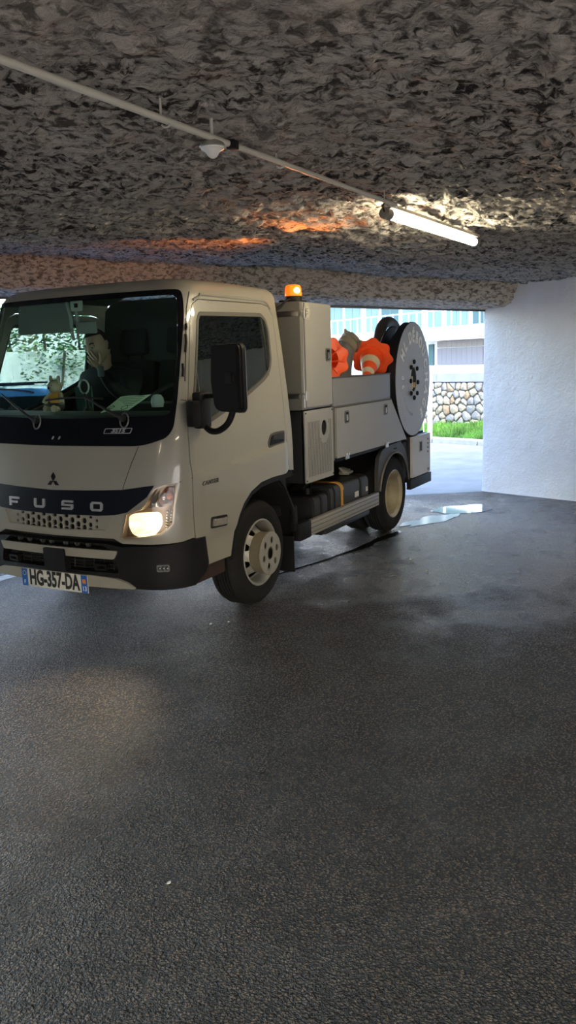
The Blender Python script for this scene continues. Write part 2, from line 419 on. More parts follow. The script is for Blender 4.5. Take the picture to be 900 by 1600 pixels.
# steel edge of the opening and the wall above it, outside
m_ = MB()
for a0, a1 in ((-.3, 22),):
    z0, z1 = 2.085+.05*a0, 2.085+.05*9
    for (b0, b1, h) in ((-.03, .02, .03),):
        v = []
        for a in (a0, 9, a1):
            z = 2.078+.05*min(a, 9)
            for (b, dz) in ((b0, 0), (b1, 0), (b1, h), (b0, h)): v.append(AB(a, b, z+dz))
        m_.raw(v, [(0, 1, 5, 4), (1, 2, 6, 5), (2, 3, 7, 6), (3, 0, 4, 7), (4, 5, 9, 8), (5, 6, 10, 9), (6, 7, 11, 10), (7, 4, 8, 11)])
struct(m_.build('trim_2', mat('grey_steel_edge', (.13, .135, .14), .5, metal=.5), smooth=0))
v = [AB(-14, 0, 1.45), AB(0, 0, 2.10), AB(9, 0, 2.55), AB(22, 0, 2.55), AB(22, 0, 6), AB(-14, 0, 6)]
CONC = mat('pale_render', (.55, .53, .50), .9, bump=.3, bscale=30)
m_ = MB().raw([AB(-14, -.02, 2.10), AB(0, -.02, 2.10), AB(9, -.02, 2.55), AB(22, -.02, 2.55), AB(22, -.02, 6), AB(-14, -.02, 6),
               AB(-14, 11, 2.4), AB(22, 11, 2.4), AB(22, 11, 6), AB(-14, 11, 6)], [(0, 1, 2, 3, 4, 5), (5, 4, 8, 9), (3, 7, 8, 4), (0, 5, 9, 6), (6, 9, 8, 7)])
struct(m_.build('wall_above', CONC, smooth=0))
struct(MB().box(-30, -30, 3.3, 8, 30, 3.5).build('trim_3', CONC, smooth=0)) if False else None
# white roughcast wall on the right, running towards the camera side
def plaster():
    m = mat('white_roughcast', (.80, .78, .755), .9, var=.10, vscale=1.6); n = m.node_tree.nodes; l = m.node_tree.links
    g = n.new('ShaderNodeNewGeometry'); t = n.new('ShaderNodeTexNoise'); t.inputs['Scale'].default_value = 38; t.inputs['Detail'].default_value = 6; t.inputs['Roughness'].default_value = .65; l.new(g.outputs['Position'], t.inputs['Vector'])
    t2 = n.new('ShaderNodeTexNoise'); t2.inputs['Scale'].default_value = 5; t2.inputs['Detail'].default_value = 3; l.new(g.outputs['Position'], t2.inputs['Vector'])
    a = n.new('ShaderNodeMath'); a.operation = 'MULTIPLY_ADD'; a.inputs[1].default_value = 2.5; l.new(t2.outputs[0], a.inputs[0]); l.new(t.outputs[0], a.inputs[2])
    b = n.new('ShaderNodeBump'); b.inputs['Strength'].default_value = .8; b.inputs['Distance'].default_value = .012; l.new(a.outputs[0], b.inputs['Height']); l.new(b.outputs[0], n['Principled BSDF'].inputs['Normal']); return m
PLAS = plaster()
WN = Vector((WD.y, -WD.x, 0))       # into the wall
if WN.x < 0: WN = -WN
q = lambda s, o, z: CO+WD*s+WN*o+Vector((0, 0, z))
prof = [(-.012, 0), (0, .05), (0, 2.9)]
v, f = [], []
ring = [(0, .5), (0, .03), (.008, .008), (.03, 0), (2, 0), (6, 0), (14, 0)]
for (s_, o_) in ring:
    for z in (0, .06, 1.0, 3.2): v.append(q(s_, o_, z)-(WN*.012 if z == 0 and o_ < .02 else Vector()))
for i in range(len(ring)-1):
    for k in range(3): f.append((i*4+k, i*4+k+1, (i+1)*4+k+1, (i+1)*4+k))
v2 = [q(14, .5, 0), q(14, .5, 3.2), q(0, .5, 0), q(0, .5, 3.2)]
wr = MB().raw(v, f); o = len(wr.v); wr.raw(v2, [(0, 1, 3, 2)])
struct(wr.build('wall_right', PLAS, smooth=30, recalc=True))
# unseen ends of the hall; low back opening shaped to light the ceiling
WB = mat('grey_render', (.30, .29, .27), .9, bump=.3, bscale=25)
struct(MB().raw([AB(-14, 0.5, 0), AB(-14, 11, 0), AB(-14, 11, 3.2), AB(-14, .5, 3.2)], [(0, 1, 2, 3)]).build('wall_side', WB, smooth=0))
m_ = MB()
m_.raw([AB(20, 1.5, 0), AB(20, 11, 0), AB(20, 11, 3.2), AB(20, 1.5, 3.2)], [(0, 1, 2, 3)])
for (a0, a1, zz) in ((-14, -3.5, 0), (-3.5, 7.5, .80), (7.5, 20, 0)): m_.raw([AB(a0, 11, zz), AB(a1, 11, zz), AB(a1, 11, 3.2), AB(a0, 11, 3.2)], [(0, 1, 2, 3)])
struct(MB().raw([AB(-40, 11.02, .0012), AB(50, 11.02, .0012), AB(50, 60, .0012), AB(-40, 60, .0012)], [(0, 1, 2, 3)]).build('pavement', mat('bounce_paving', (.44, .37, .29), .8), smooth=0))  # unseen pale ground added behind the hall to bounce warm light in
struct(m_.build('wall_back', WB, smooth=0))

# ------------------------------------------------------------------ ceiling fittings
PIPE = mat('grey_conduit', (.50, .50, .46), .45)
zp = 2.362
pipe = thing('conduit_pipe', 'thin grey conduit pipe running along the rough ceiling to the tube light', 'pipe', (-1.6, -1.85, 2.33))
MB().tube([(-5.02, -1.742, zp), (-4.5, -1.752, zp), (-2.926, -1.800, zp), (-2.4, -1.822, zp), (-1.91, -1.840, zp)], .0115, 12).build('pipe_run', PIPE, pipe)
MB().tube([(-1.86, -1.846, zp), (-1.646, -1.858, zp), (-1.219, -1.875, zp), (-.40, -1.912, zp)], .010, 12).build('pipe_run', PIPE, pipe)
for (x, y) in ((-2.262, -1.828), (-1.55, -1.861), (-.50, -1.908), (-3.6, -1.781)):
    c = MB().tube([(x, y+.020*math.cos(a), zp-.001+.020*math.sin(a)) for a in np.linspace(-2.6, -.5+.0, 9)], .0035, 6)
    c.cyl((x, y+.02, zp), (x, y+.02, zp+.07), .004, 8)
    c.build('pipe_clip', PIPE, pipe)
MB().box(-1.905, -1.860, 2.346, -1.865, -1.828, 2.378, .005).build('junction_box', BLKM, pipe, label='small black junction box')
bl = thing('bulkhead_lamp', 'small oval grey bulkhead lamp with frosted bowl hanging under the conduit', 'lamp', (-2.03, -1.823, 2.335))
LC = (-1.990, -1.825, 2.338)
MB().lathe([(.001, .020), (.028, .018), (.042, .010), (.046, 0), (.043, -.004)], LC, (0, 0, 1), 28).build('housing', mat('lamp_housing', (.33, .33, .31), .35, metal=.5), bl)
MB().lathe([(.042, -.002), (.041, -.008), (.026, -.017), (.016, -.032), (.008, -.038), (.001, -.039)], LC, (0, 0, 1), 28).build('diffuser', mat('frosted_plastic', (.75, .76, .74), .3), bl)
MB().cyl((LC[0], LC[1], 2.352), (LC[0], LC[1], 2.43), .006).build('stem', PIPE, bl)
TUBE = mat('lit_tube', (1, .95, .8), .4, emit=(1.0, .86, .58), estr=42)
def tube_light(a, b, label):
    a, b = Vector(a), Vector(b); d = (b-a).normalized(); L = (b-a).length; sdv = d.cross(Vector((0, 0, 1)))
    t = thing('tube_light', label, 'light', tuple((a+b)/2+Vector((0, 0, .07))))
    MB().tube([a+d*.03, b-d*.01], .024, 18).build('diffuser', TUBE, t, label='lit warm white tube diffuser')
    m = MB()
    for s_, r in ((0, .030), (1, .027)):
        p = a if s_ == 0 else b; e = d if s_ == 0 else -d
        m.cyl(p-e*.03, p+e*.035, r, 20)
    m.build('end_cap', mat('end_cap_grey', (.20, .19, .16), .5), t)
    rail = MB(); 
    Mx = Matrix((d, sdv, Vector((0, 0, 1)))).transposed().to_4x4(); Mx.translation = a
    rail.box(-.02, -.024, .030, L+.02, .024, .05, .004, Mx).build('mounting_rail', mat('lamp_tray', (.35, .33, .28), .6), t)
    h = MB()
    for k in (.18, .82): p = a+d*L*k; h.cyl(p+Vector((0, 0, .045)), p+Vector((0, 0, .13)), .006, 8)
    h.build('hanger', PIPE, t)
    c = MB().tube([a-d*.02+sdv*.0, a-d*.05+Vector((0, 0, .03)), a-d*.02+Vector((0, 0, .06)), a+d*.04+Vector((0, 0, .06))], .005, 6); c.build('cable', BLKM, t)
    return t
tube_light((-.286, -1.817, 2.345), (1.167, -1.902, 2.345), 'lit warm white tube light on the ceiling at the end of the conduit')
tube_light((-5.08, -1.742, 2.345), (-6.5, -1.76, 2.345), 'unseen lit tube light added at the other end of the conduit behind the camera, for warm fill')  # added out of view to brighten the ceiling nearest the camera
tube_light((-3.2, -5.9, 2.345), (-1.8, -6.0, 2.345), 'unseen lit tube light added on the ceiling to the right of the camera, for warm fill')  # another unseen lamp, added as warm fill
# ------------------------------------------------------------------ the truck
def interp(tab, v):
    if v <= tab[0][0]: return tab[0][1]
    for (a, b), (c, d) in zip(tab, tab[1:]):
        if v <= c: return b+(d-b)*(v-a)/(c-a)
    return tab[-1][1]
XF = [(.25, -.99), (.32, -1.02), (.40, -1.04), (.66, -1.05), (.80, -1.04), (.95, -1.025), (1.05, -1.012), (1.16, -.985), (1.3, -.948), (1.6, -.86), (1.98, -.735), (2.0, -.728)]
YS = [(.25, .80), (.40, .825), (.6, .835), (1.0, .835), (1.16, .828), (1.4, .805), (1.7, .77), (2.0, .728)]
RCT = [(.25, .20), (.66, .20), (1.0, .19), (1.2, .15), (2.0, .13)]
XB, BUL, TF, TC, TB = .43, .085, .68, .98, 2.2
def section(v):
    if v <= 2.0: return v, interp(XF, v), interp(YS, v), interp(RCT, v), XB
    if v <= 2.2:
        a = (v-2.0)/.2*math.pi/2; z = 2.0+.085*math.sin(a); ins = .085*(1-math.cos(a))
        return z, -.728+.035*math.sin(a)+ins*1.1, .728-ins, .13+ins*.3, XB-ins
    k = min((v-2.2), .98); z = 2.085+.03*(1-(1-k)**2); xc = (-.60+XB-.085)/2
    return z, -.60+(xc+.60)*k, .643*(1-k), .155*(1-k), XB-.085+(xc-XB+.085)*k
def S0(t, v):           # skin of the cab: t = metres round from the middle of the front (positive = driver's side), v = height
    sg = -1 if t >= 0 else 1; t = abs(t); z, xf, ys, rc, xb = section(v); bul = BUL*ys/.83; yc = ys-rc
    a0 = math.atan(2*bul*.55/yc); fx = lambda y: xf+bul*(y/yc)**2*.55; Rr = rc/(1-math.sin(a0)); cx = fx(yc)+Rr*math.cos(a0); cy = yc-Rr*math.sin(a0)
    if t <= TF: y = yc*t/TF; return Vector((fx(y), sg*y, z))
    if t <= TC: a = a0+(math.pi/2-a0)*(t-TF)/(TC-TF); return Vector((cx-Rr*math.cos(a), sg*(cy+Rr*math.sin(a)), z))
    return Vector((cx+(xb-cx)*(t-TC)/(TB-TC), sg*ys, z))
def S(t, v, off=0):
    p = S0(t, v)
    if off == 0: return p
    e = .004; n = (S0(t+e, v)-S0(t-e, v)).cross(S0(t, v+e)-S0(t, v-e)).normalized()
    if n.dot(p-Vector((-.1, 0, min(p.z, 1.7)))) < 0: n = -n
    return p+n*off
mir = lambda poly: [(-a, b) for a, b in poly][::-1]
def sym(right):         # closed outline from its right half (starts and ends on the middle line)
    return list(right)+[(-a, b) for a, b in reversed(right) if abs(a) > 1e-6]
truck = thing('utility_truck', 'cream white cab-over drain cleaning truck with grey body cabinets, lights on, parked under the passage', 'truck', (0, 0, 0))
T = truck

WS = rounded([(.0, 2.02), (.865, 2.02), (.887, 1.886), (.865, 1.651), (.846, 1.416), (.822, 1.245), (.774, 1.195), (.614, 1.152), (0, 1.147), (-.614, 1.152), (-.774, 1.195), (-.822, 1.245), (-.846, 1.416), (-.865, 1.651), (-.887, 1.886), (-.865, 2.02)], .06)
WG = rounded([(.0, 1.985), (.825, 1.985), (.838, 1.65), (.800, 1.318), (0, 1.300), (-.800, 1.318), (-.838, 1.65), (-.825, 1.985)], .05)
DR = [(1.322, .423), (.970, .434), (.95, .637), (.941, .954), (.932, 1.045), (.925, 1.393), (.941, 1.89), (.966, 1.934), (1.04, 1.963), (1.954, 1.971), (2.06, 1.958), (2.125, 1.90), (2.12, 1.50), (2.113, 1.034), (2.136, .855), (2.041, .836), (1.858, .837), (1.703, .826), (1.572, .786), (1.479, .728), (1.423, .666), (1.374, .594), (1.345, .5)]
WN1 = rounded([(1.046, 1.891), (1.93, 1.908), (2.0, 1.87), (2.028, 1.80), (2.014, 1.605), (1.985, 1.545), (1.93, 1.497), (1.861, 1.465), (1.584, 1.37), (1.148, 1.248), (1.02, 1.238), (.985, 1.286), (.979, 1.4), (.998, 1.574), (1.02, 1.85)], .02, 2)
HL = [(.567, .781), (.664, .809), (.689, .833), (.721, .883), (.746, .921), (.782, .936), (.868, .944), (.863, .868), (.856, .813), (.848, .718), (.822, .688), (.782, .657), (.71, .642), (.621, .63), (.527, .623), (.542, .687)]
HL = [(a-.018, b) for a, b in HL]
# shell: front, pillars, strip over and behind the doors
half = [(0, .625), (.29, .627), (.46, .629), (.52, .602), (.717, .605), (.80, .607), (.87, .609), (.947, .621)]+[p for p in DR[2:15]]+[(2.2, .845), (2.2, 2.2), (0, 2.2)]
GR = rounded([(0, .757), (.36, .757), (.445, .762), (.41, .672), (0, .660), (-.41, .672), (-.445, .762), (-.36, .757)], .015, 2)
sh = MB().patch(S, sym(half), [WS, HL, mir(HL), GR], .045, 0, .018)
sh.build('cab_shell', WHITE, T)
# roof cap
vv = [2.2, 2.3, 2.5, 2.8, 3.1, 3.18]; ts = list(np.linspace(-2.2, 2.2, 90))
rf = MB(); rf.v = [tuple(S(t, v)) for v in vv for t in ts]
n_ = len(ts); rf.f = [(k*n_+i, k*n_+i+1, (k+1)*n_+i+1, (k+1)*n_+i) for k in range(len(vv)-1) for i in range(n_-1)]
rf.f += [(k*n_+n_-1, k*n_, (k+1)*n_, (k+1)*n_+n_-1) for k in range(len(vv)-1)]; rf.f.append(tuple(5*n_+i for i in range(n_)))
rf.build('cab_roof', WHITE, T, recalc=True)
hd = MB(); hd.v = [tuple(S(t, v)-Vector((0, 0, .05))) for v in (2.2, 3.18) for t in ts]; hd.f = [(i, i+1, n_+i+1, n_+i) for i in range(n_-1)]+[tuple(n_+i for i in range(n_))]
hd.build('headliner', mat('headliner_grey', (.10, .10, .095), .9), T)
# back wall of the cab and inner lining
bw = [(-.82, .80), (.82, .80), (.82, 1.1), (.72, 1.99), (.64, 2.07), (-.64, 2.07), (-.72, 1.99), (-.82, 1.1)]
MB().patch(lambda a, b, o: Vector((.425+o, a, b)), bw, [], None, 0, .03).build('rear_panel', mat('cab_lining', (.035, .037, .037), .85), T)
lin = MB()
for sg in (1, -1):
    lp = [(.95, .66), (.93, 1.22), (.97, 1.24), (1.15, 1.23), (1.58, 1.35), (1.87, 1.45), (2.0, 1.52), (2.2, 1.52), (2.2, .86), (1.9, .86), (1.55, .82), (1.38, .66)]
    lin.patch(S, lp if sg > 0 else mir(lp), [], .08, -.045, .006)
lin.patch(S, sym([(0, .64), (.93, .64), (.93, 1.20), (0, 1.17)]), [HL, mir(HL)], .08, -.05, .006) if False else None
lin.build('door_lining', mat('cab_lining', (.035, .037, .037), .85), T)
# panel joints on the front
j = MB()
for sg in (1, -1):
    for pl in ([(.60, 1.150), (.575, 1.06), (.555, .99), (.526, .912)], [(.912, 1.393), (.868, 1.40)][::-1], [(.945, .962), (.86, .948)]):
        j.tube([S(sg*a, b, .0002) for a, b in pl], .0022, 5)
    pl = [(.93, 2.0), (.905, 1.9), (.903, 1.7), (.90, 1.50)]; j.tube([S(sg*a, b, .0005) for a, b in pl], .003, 5)
j.build('panel_joint', mat('joint_shadow_gap', (.05, .048, .04), .7), T)
hg = MB()
for sg in (1, -1):
    for (t, v, l) in ((.899, 1.80, .016), (.897, 1.71, .05), (.878, 1.56, .035)): hg.tube([S(sg*t, v+l, .004), S(sg*t, v, .010), S(sg*t, v-l, .004)], .007, 8)
hg.build('pillar_clip', BLK, T)
# doors
for sg in (1, -1):
    f = (lambda p: p) if sg > 0 else mir
    dr = shrink(DR, .005)
    def crease(t, v, off):
        a = abs(t); o = 0
        w_ = max(0, min(1, (a-.95)/.08))*max(0, min(1, (2.125-a)/.06)); b_ = 1.018+.035*(a-1.5)/.6
        o += .018*max(0, min(1, (b_-v)/.022)); o -= .010*max(0, min(1, (.603-v)/.022)); return S(t, v, off+o*w_)
    d = MB().patch(crease, f(dr), [f(WN1)], .022, .001, .022).build('door', WHITE, T)
    ring_in = shrink(WN1, .024)
    MB().patch(S, f(shrink(WN1, .001)), [f(ring_in)], .05, .004, .016).build('window_seal', SEAL, d)
    MB().patch(S, f(shrink(WN1, .018)), [], .06, -.004, .004).build('window_glass', SGLASS, d)
    MB().tube([S(sg*t, v, .002) for t, v in [(.975+.02*k, 1.955+.006*k) for k in range(5)]+[(1.06+.05*k, 1.990) for k in range(20)]+[(2.06, 1.975), (2.10, 1.94)]], .0085, 8).build('drip_moulding', WHITE, T)
    MB().tube([S(sg*1.93, 1.90, -.012), S(sg*1.955, 1.75, -.012), S(sg*1.95, 1.5, -.012)], .014, 8).build('window_bar', BLK, d)
    if sg > 0:
        MB().tube([S(1.02, 1.56, .004), S(1.045, 1.40, .004), S(1.055, 1.25, .004)], .005, 6).build('quarter_trim', CHR, d)
    # handle in its recess
    hp = rounded([(1.845, 1.034), (1.845, 1.075), (1.885, 1.122), (1.95, 1.132), (2.085, 1.132), (2.075, 1.046)], .015, 2)
    h = MB().patch(S, f(hp), [], .03, .006, .012).build('door_handle', mat('handle_grey', (.09, .085, .075), .5), d)
    MB().patch(S, f(shrink(hp, .014)), [], .03, .0072, .004).build('handle_recess', BLK, d)
    MB().patch(S, f(rounded([(1.89, 1.086), (1.90, 1.115), (2.05, 1.115), (2.045, 1.078)], .008, 2)), [], .03, .020, .012).build('handle_grip', mat('handle_dark', (.03, .03, .03), .4), d)
    # side flasher
    fl_ = rounded([(1.085, .645), (1.093, .712), (1.272, .698), (1.268, .632)], .015, 3)
    MB().patch(S, f(fl_), [], .03, .022, .022).build('side_flasher_base', BLKM, d)
    MB().patch(lambda t, v, o: S(t, v, o+.012*max(0, 1-((abs(t)-1.18)/.1)**2)), f(shrink(fl_, .012)), [], .015, .026, .008).build('side_flasher', mat('flasher_chrome', (.75, .70, .60), .15, metal=.8), d)
    if sg > 0:
        MB().text('CANTER', lambda x, y, o: S(1.095+x, .918+y, o+.0190), .034, .004, .004, 1.12, True, .0008, 1.25, .2).build('model_lettering', mat('letter_grey', (.12, .115, .10), .35, metal=.6), d)
# arch lip, liner
for sg in (1, -1):
    f = (lambda p: p) if sg > 0 else mir
    ar = [(1.322, .40), (1.345, .5), (1.374, .594), (1.423, .666), (1.479, .728), (1.572, .786), (1.703, .826), (1.858, .837), (2.041, .836), (2.15, .845)]
    ri = [(a+(.030 if b < .7 else .020), b-(.0 if b < .5 else .022 if b < .8 else .03)) for a, b in ar]
    MB().patch(S, f(ar+ri[::-1]), [], .03, .012, .05).build('wheel_arch_trim', BLKM, T)
    y0, y1 = sg*-.80, sg*-.42
    lp = [(-.50, .36), (-.47, .52), (-.36, .72), (-.20, .80), (.0, .83), (.20, .82), (.34, .72), (.47, .56), (.55, .34)]
    MB().raw([(x, y, z) for x, z in lp for y in (y0, y1)], [(2*i, 2*i+1, 2*i+3, 2*i+2) for i in range(len(lp)-1)]).build('wheel_arch_liner', DARK, T)
    MB().box(-.80, min(sg*-.815, sg*-.60), .335, -.47, max(sg*-.815, sg*-.60), .425, .01).build('entry_step', mat('step_dark', (.035, .018, .014), .6), T)
    MB().tube([(-.78, sg*-.815, .427), (-.44, sg*-.815, .427)], .006, 6).build('sill_edge', mat('sill_metal', (.2, .17, .15), .5, metal=.4), T)
    MB().tube([(x, sg*-.80, z) for x, z in ((.24, .83), (.27, .80), (.355, .73), (.41, .65), (.47, .56), (.50, .45), (.552, .34))], .012, 8).build('mudguard_edge', BLKM, T)
    MB().box(.46, min(sg*-.80, sg*-.50), .10, .475, max(sg*-.80, sg*-.50), .36, .004).box(.47, min(sg*-.81, sg*-.77), .40, .52, max(sg*-.81, sg*-.77), .58, .008).build('mud_flap', BLK, T)
# windscreen
MB().patch(S, shrink(WS, .002), [WG], .05, .002, .012).build('windshield_surround', BLKG, T)
MB().patch(S, shrink(WG, -.006), [], .06, -.002, .005, back=False).build('windshield_glass', GLASS, T)
# bonnet band, letters, emblem, badge
bd = [(0, .892), (.3, .900), (.528, .910), (.728, .938), (.690, .872), (.562, .784), (.475, .765), (.352, .757), (0, .752)]
MB().patch(S, sym(bd), [], .05, .004, .010).build('front_band', mat('band_black', (.005, .007, .013), .3, spec=.3), T)
lt = {'F': [[(0, 0), (.016, 0), (.016, .017), (.068, .017), (.068, .029), (.016, .029), (.016, .041), (.085, .041), (.085, .054), (0, .054)]],
      'U': [[(0, .012), (.012, 0), (.073, 0), (.085, .012), (.085, .054), (.069, .054), (.069, .014), (.016, .014), (.016, .054), (0, .054)]],
      'S': [[(0, 0), (.074, 0), (.085, .009), (.085, .032), (.016, .032), (.016, .042), (.085, .042), (.085, .054), (.011, .054), (0, .045), (0, .021), (.069, .021), (.069, .012), (0, .012)]],
      'O': [[(0, .012), (.012, 0), (.073, 0), (.085, .012), (.085, .042), (.073, .054), (.012, .054), (0, .042)], [(.016, .013), (.069, .013), (.069, .041), (.016, .041)]]}
for ch, x0 in (('F', -.380), ('U', -.152), ('S', .080), ('O', .303)):
    pl = lt[ch]; sc_ = lambda p: [(x0+a*1.05, .783+b) for a, b in p]
    MB().patch(S, sc_(pl[0]), [sc_(h) for h in pl[1:]], None, .012, .008).build('front_letter', SILV, T)
def rhomb(ang, cx=.005, cz=.945, L=.050, wd=.0175):
    a = R(ang); ux, uz = math.cos(a), math.sin(a); px, pz = -uz, ux
    return [(cx, cz), (cx+ux*L/2+px*wd, cz+uz*L/2+pz*wd), (cx+ux*L, cz+uz*L), (cx+ux*L/2-px*wd, cz+uz*L/2-pz*wd)]
em = MB()
for a in (90, 210, 330):
    if a == 90: em.patch(S, rhomb(90, .009), [], None, .008, .007)
    else:
        s_ = -1 if a == 210 else 1
        em.patch(S, [(.009+s_*.002, .944), (.009+s_*.022, .946), (.009+s_*.046, .921), (.009+s_*.020, .921)], [], None, .008, .007)
em.build('front_emblem', mat('emblem_dark_chrome', (.10, .10, .105), .2, metal=.9), T)
bp = [(.367, 1.248), (.551, 1.252), (.538, 1.221), (.356, 1.218)]
bdg = MB().patch(S, rounded(bp, .006, 2), [rounded(shrink(bp, .0035), .004, 2)], None, .006, .003).build('badge', SILV, T)
MB().text('3S15', lambda x, y, o: S(.4535+x, 1.2350+y, o), .030, .006, .003, 1.05, True, .0012, 1.5, .3).build('badge_lettering', SILV, bdg)
# grille
GRd = shrink(GR, .001)
holes = []
for i in range(-7, 8):
    t0 = i*.0475; sm = .55 if abs(i) == 7 else (.8 if abs(i) == 6 else 1)
    rows = (.741, .700, .664) if i % 2 == 0 else (.721, .682)
    if abs(i) == 7: rows = (.726, .690)
    for v0 in rows:
        hh, ww = (.0165*sm, .0180*sm)
        if v0 == .664: hh *= .35; v0 = .672+.004*abs(i)/7; 
        if v0 == .741: hh *= .6; v0 = .744
        v0 += .0
        holes.append([(t0-ww*.6, v0-hh), (t0+ww*.6, v0-hh), (t0+ww, v0-hh*.4), (t0+ww, v0+hh*.4), (t0+ww*.6, v0+hh), (t0-ww*.6, v0+hh), (t0-ww, v0+hh*.4), (t0-ww, v0-hh*.4)])
MB().patch(S, [(a, b) for a, b in GRd], holes, None, -.010, .012).build('front_grille', WHITE, T, smooth=20)
MB().patch(S, shrink(GR, -.002), [], .05, -.03, .004).build('grille_backing', DARK, T)
fr_ = MB().patch(S, shrink(GR, -.004), [shrink(GR, .004)], None, .002, .012); fr_.build('grille_frame', WHITE, T)
# headlamps
HLE = mat('headlamp_reflector_lit', (.9, .8, .6), .25, metal=.6, emit=(1.0, .74, .44), estr=.62)
for sg in (1, -1):
    f = (lambda p: p) if sg > 0 else mir
    h = MB().patch(S, f(shrink(HL, .0)), [f(shrink(HL, .010))], None, .003, .05).build('headlight', mat('headlamp_rim', (.42, .36, .28), .3, metal=.6), T)
    MB().patch(S, f(shrink(HL, -.003)), [], .05, -.055, .004).build('headlamp_housing', mat('headlamp_inner', (.30, .23, .16), .3, metal=.7), h)
    MB().patch(S, f(shrink(HL, .010)), [], .03, .001, .003, back=False).build('headlamp_lens', CLEAR, h)
    low = rounded([(.580, .768), (.640, .781), (.765, .790), (.785, .775), (.788, .724), (.772, .686), (.742, .656), (.650, .640), (.606, .656), (.577, .700)], .03, 3)
    low = [(a-.016, b) for a, b in low]; cx_, cz_ = .665, .715
    MB().patch(lambda t, v, o: S(t, v, o-.030*max(0, 1-((abs(t)-cx_)/.11)**2-((v-cz_)/.085)**2)), f(low), [], .012, -.012, .006).build('low_beam_reflector', HLE, h)
    MB().ball(S(sg*(cx_+.04), cz_+.005, -.028), .021).build('low_beam_bulb', mat('headlamp_bulb', (1, .9, .7), .3, emit=(1, .84, .56), estr=30), h)
    rr = MB()
    for k in range(9): rr.tube([S(sg*(.60+.012*k), .655+.002*k, -.012), S(sg*(.615+.014*k), .690, -.022)], .0022, 5)
    rr.build('lens_rib', CHR, h)
    upp = rounded([(.730, .815), (.748, .868), (.775, .905), (.800, .926), (.838, .918), (.842, .860), (.835, .822)], .02, 2)
    MB().patch(lambda t, v, o: S(t, v, o-.030*max(0, 1-((abs(t)-.80)/.06)**2-((v-.868)/.06)**2)), f(upp), [], .012, -.010, .006).build('flasher_reflector', mat('flasher_silver', (.50, .46, .40), .18, metal=.95), h)
    MB().ball(S(sg*.812, .872, -.022), .019, (1, 1, 1)).build('flasher_bulb', mat('amber_bulb', (.75, .20, .05), .25, coat=.5), h)
    MB().patch(S, f([(.700, .812), (.716, .860), (.752, .908), (.742, .868), (.722, .815)]), [], None, -.006, .02).build('headlamp_bezel', mat('bezel_dark', (.06, .045, .035), .35), h)
    b_ = MB()
    for k in range(7):
        for c_ in range(2): b_.ball(S(sg*(.800+.022*c_-.002*k*.3), .788-.0165*k, -.010), .0085, n=8)
    b_.build('daytime_lamp', mat('daytime_optics', (.62, .63, .60), .1, metal=.7), h)
lp_ = bpy.data.lights.new('headlamp_beam', 'SPOT')
for sg in (1, -1):
    ld = bpy.data.lights.new('headlamp_beam', 'SPOT'); ld.energy = 42; ld.color = (1, .80, .52); ld.spot_size = R(64); ld.spot_blend = .9; ld.shadow_soft_size = .05
    lo = bpy.data.objects.new('headlamp_beam', ld); COL.objects.link(lo); lo.parent = T; lo.location = S(sg*.66, .715, .03); lo.rotation_euler = Vector((-1, -.12*sg, -.80)).to_track_quat('-Z', 'Y').to_euler()
# bumper
BP = sym([(0, .600), (.42, .600), (.52, .588), (.752, .600), (.955, .612), (1.02, .612), (1.05, .45), (1.02, .40), (.96, .375), (.927, .345), (.60, .345), (0, .338)])
BH = rounded([(-.47, .515), (.47, .515), (.50, .430), (-.50, .430)], .02, 2)
BU = rounded([(-.38, .598), (.38, .598), (.44, .566), (-.44, .566)], .01, 2)
def SB(t, v, o): return S(t, v, o)
MB().patch(SB, BP, [BH, BU], .05, .022, .07).build('bumper', mat('bumper_black', (.009, .009, .011), .55, spec=.25, bump=.2, bscale=500), T)
MB().patch(SB, sym([(0, .62), (.93, .61), (.93, .36), (0, .35)]), [], .08, -.045, .01).build('radiator_shroud', DARK, T)
rad = MB()
for k in range(6): rad.tube([S(t, .440+.014*k, -.030+.012*math.sin(k*2.1+t*9)) for t in np.linspace(-.46, .46, 20)], .0035, 6)
for k in range(12): t0 = -.42+.077*k; rad.tube([S(t0, .43, -.028), S(t0+.01, .52, -.026)], .004, 6)
for k in range(7): rad.ball(S(-.33+.1*k+random.uniform(-.02, .02), .578, -.02), .018, n=8)
rad.build('radiator_mesh', mat('radiator_dark', (.03, .032, .035), .5, metal=.3), T, kind='stuff')
MB().patch(SB, rounded([(-.47, .566), (.50, .566), (.475, .515), (-.45, .515)], .012, 2), [], .05, .034, .02).build('bumper_strip', WHITE, T)
MB().patch(SB, rounded([(-.062, .556), (.108, .556), (.112, .418), (-.066, .418)], .010, 2), [], .05, .048, .05).build('bumper_cover', BLK, T)
MB().patch(SB, rounded(sym([(0, .412), (.30, .410), (.49, .402), (.56, .385), (.612, .352), (.50, .346), (0, .340)]), .008, 2), [], .05, .034, .05).build('bumper_lower_strip', WHITE, T)
for sg in (1, -1):
    f = (lambda p: p) if sg > 0 else mir
    fg = rounded([(.738, .452), (.738, .495), (.797, .493), (.797, .450)], .008, 2)
    o_ = MB().patch(S, f(shrink(fg, -.004)), [], None, .024, .01).build('fog_lamp', BLKM, T)
    MB().patch(S, f(fg), [], None, .026, .004).build('fog_lens', mat('fog_chrome', (.20, .20, .20), .15, metal=.85), o_)
    b2 = MB()
    for k in range(3): b2.ball(S(sg*(.75+.017*k), .472, .027), .010, (.5, 1, 1.3), n=8)
    b2.build('fog_bulb', CLEAR if False else mat('fog_optics', (.25, .25, .25), .1, metal=.9), o_)
    MB().patch(S, f(rounded([(.327, .440), (.331, .480), (.413, .479), (.410, .443)], .006, 2)), [f(rounded([(.342, .452), (.345, .470), (.400, .469), (.398, .454)], .004, 2))], None, .030, .03).build('tow_hatch', BLK, T)
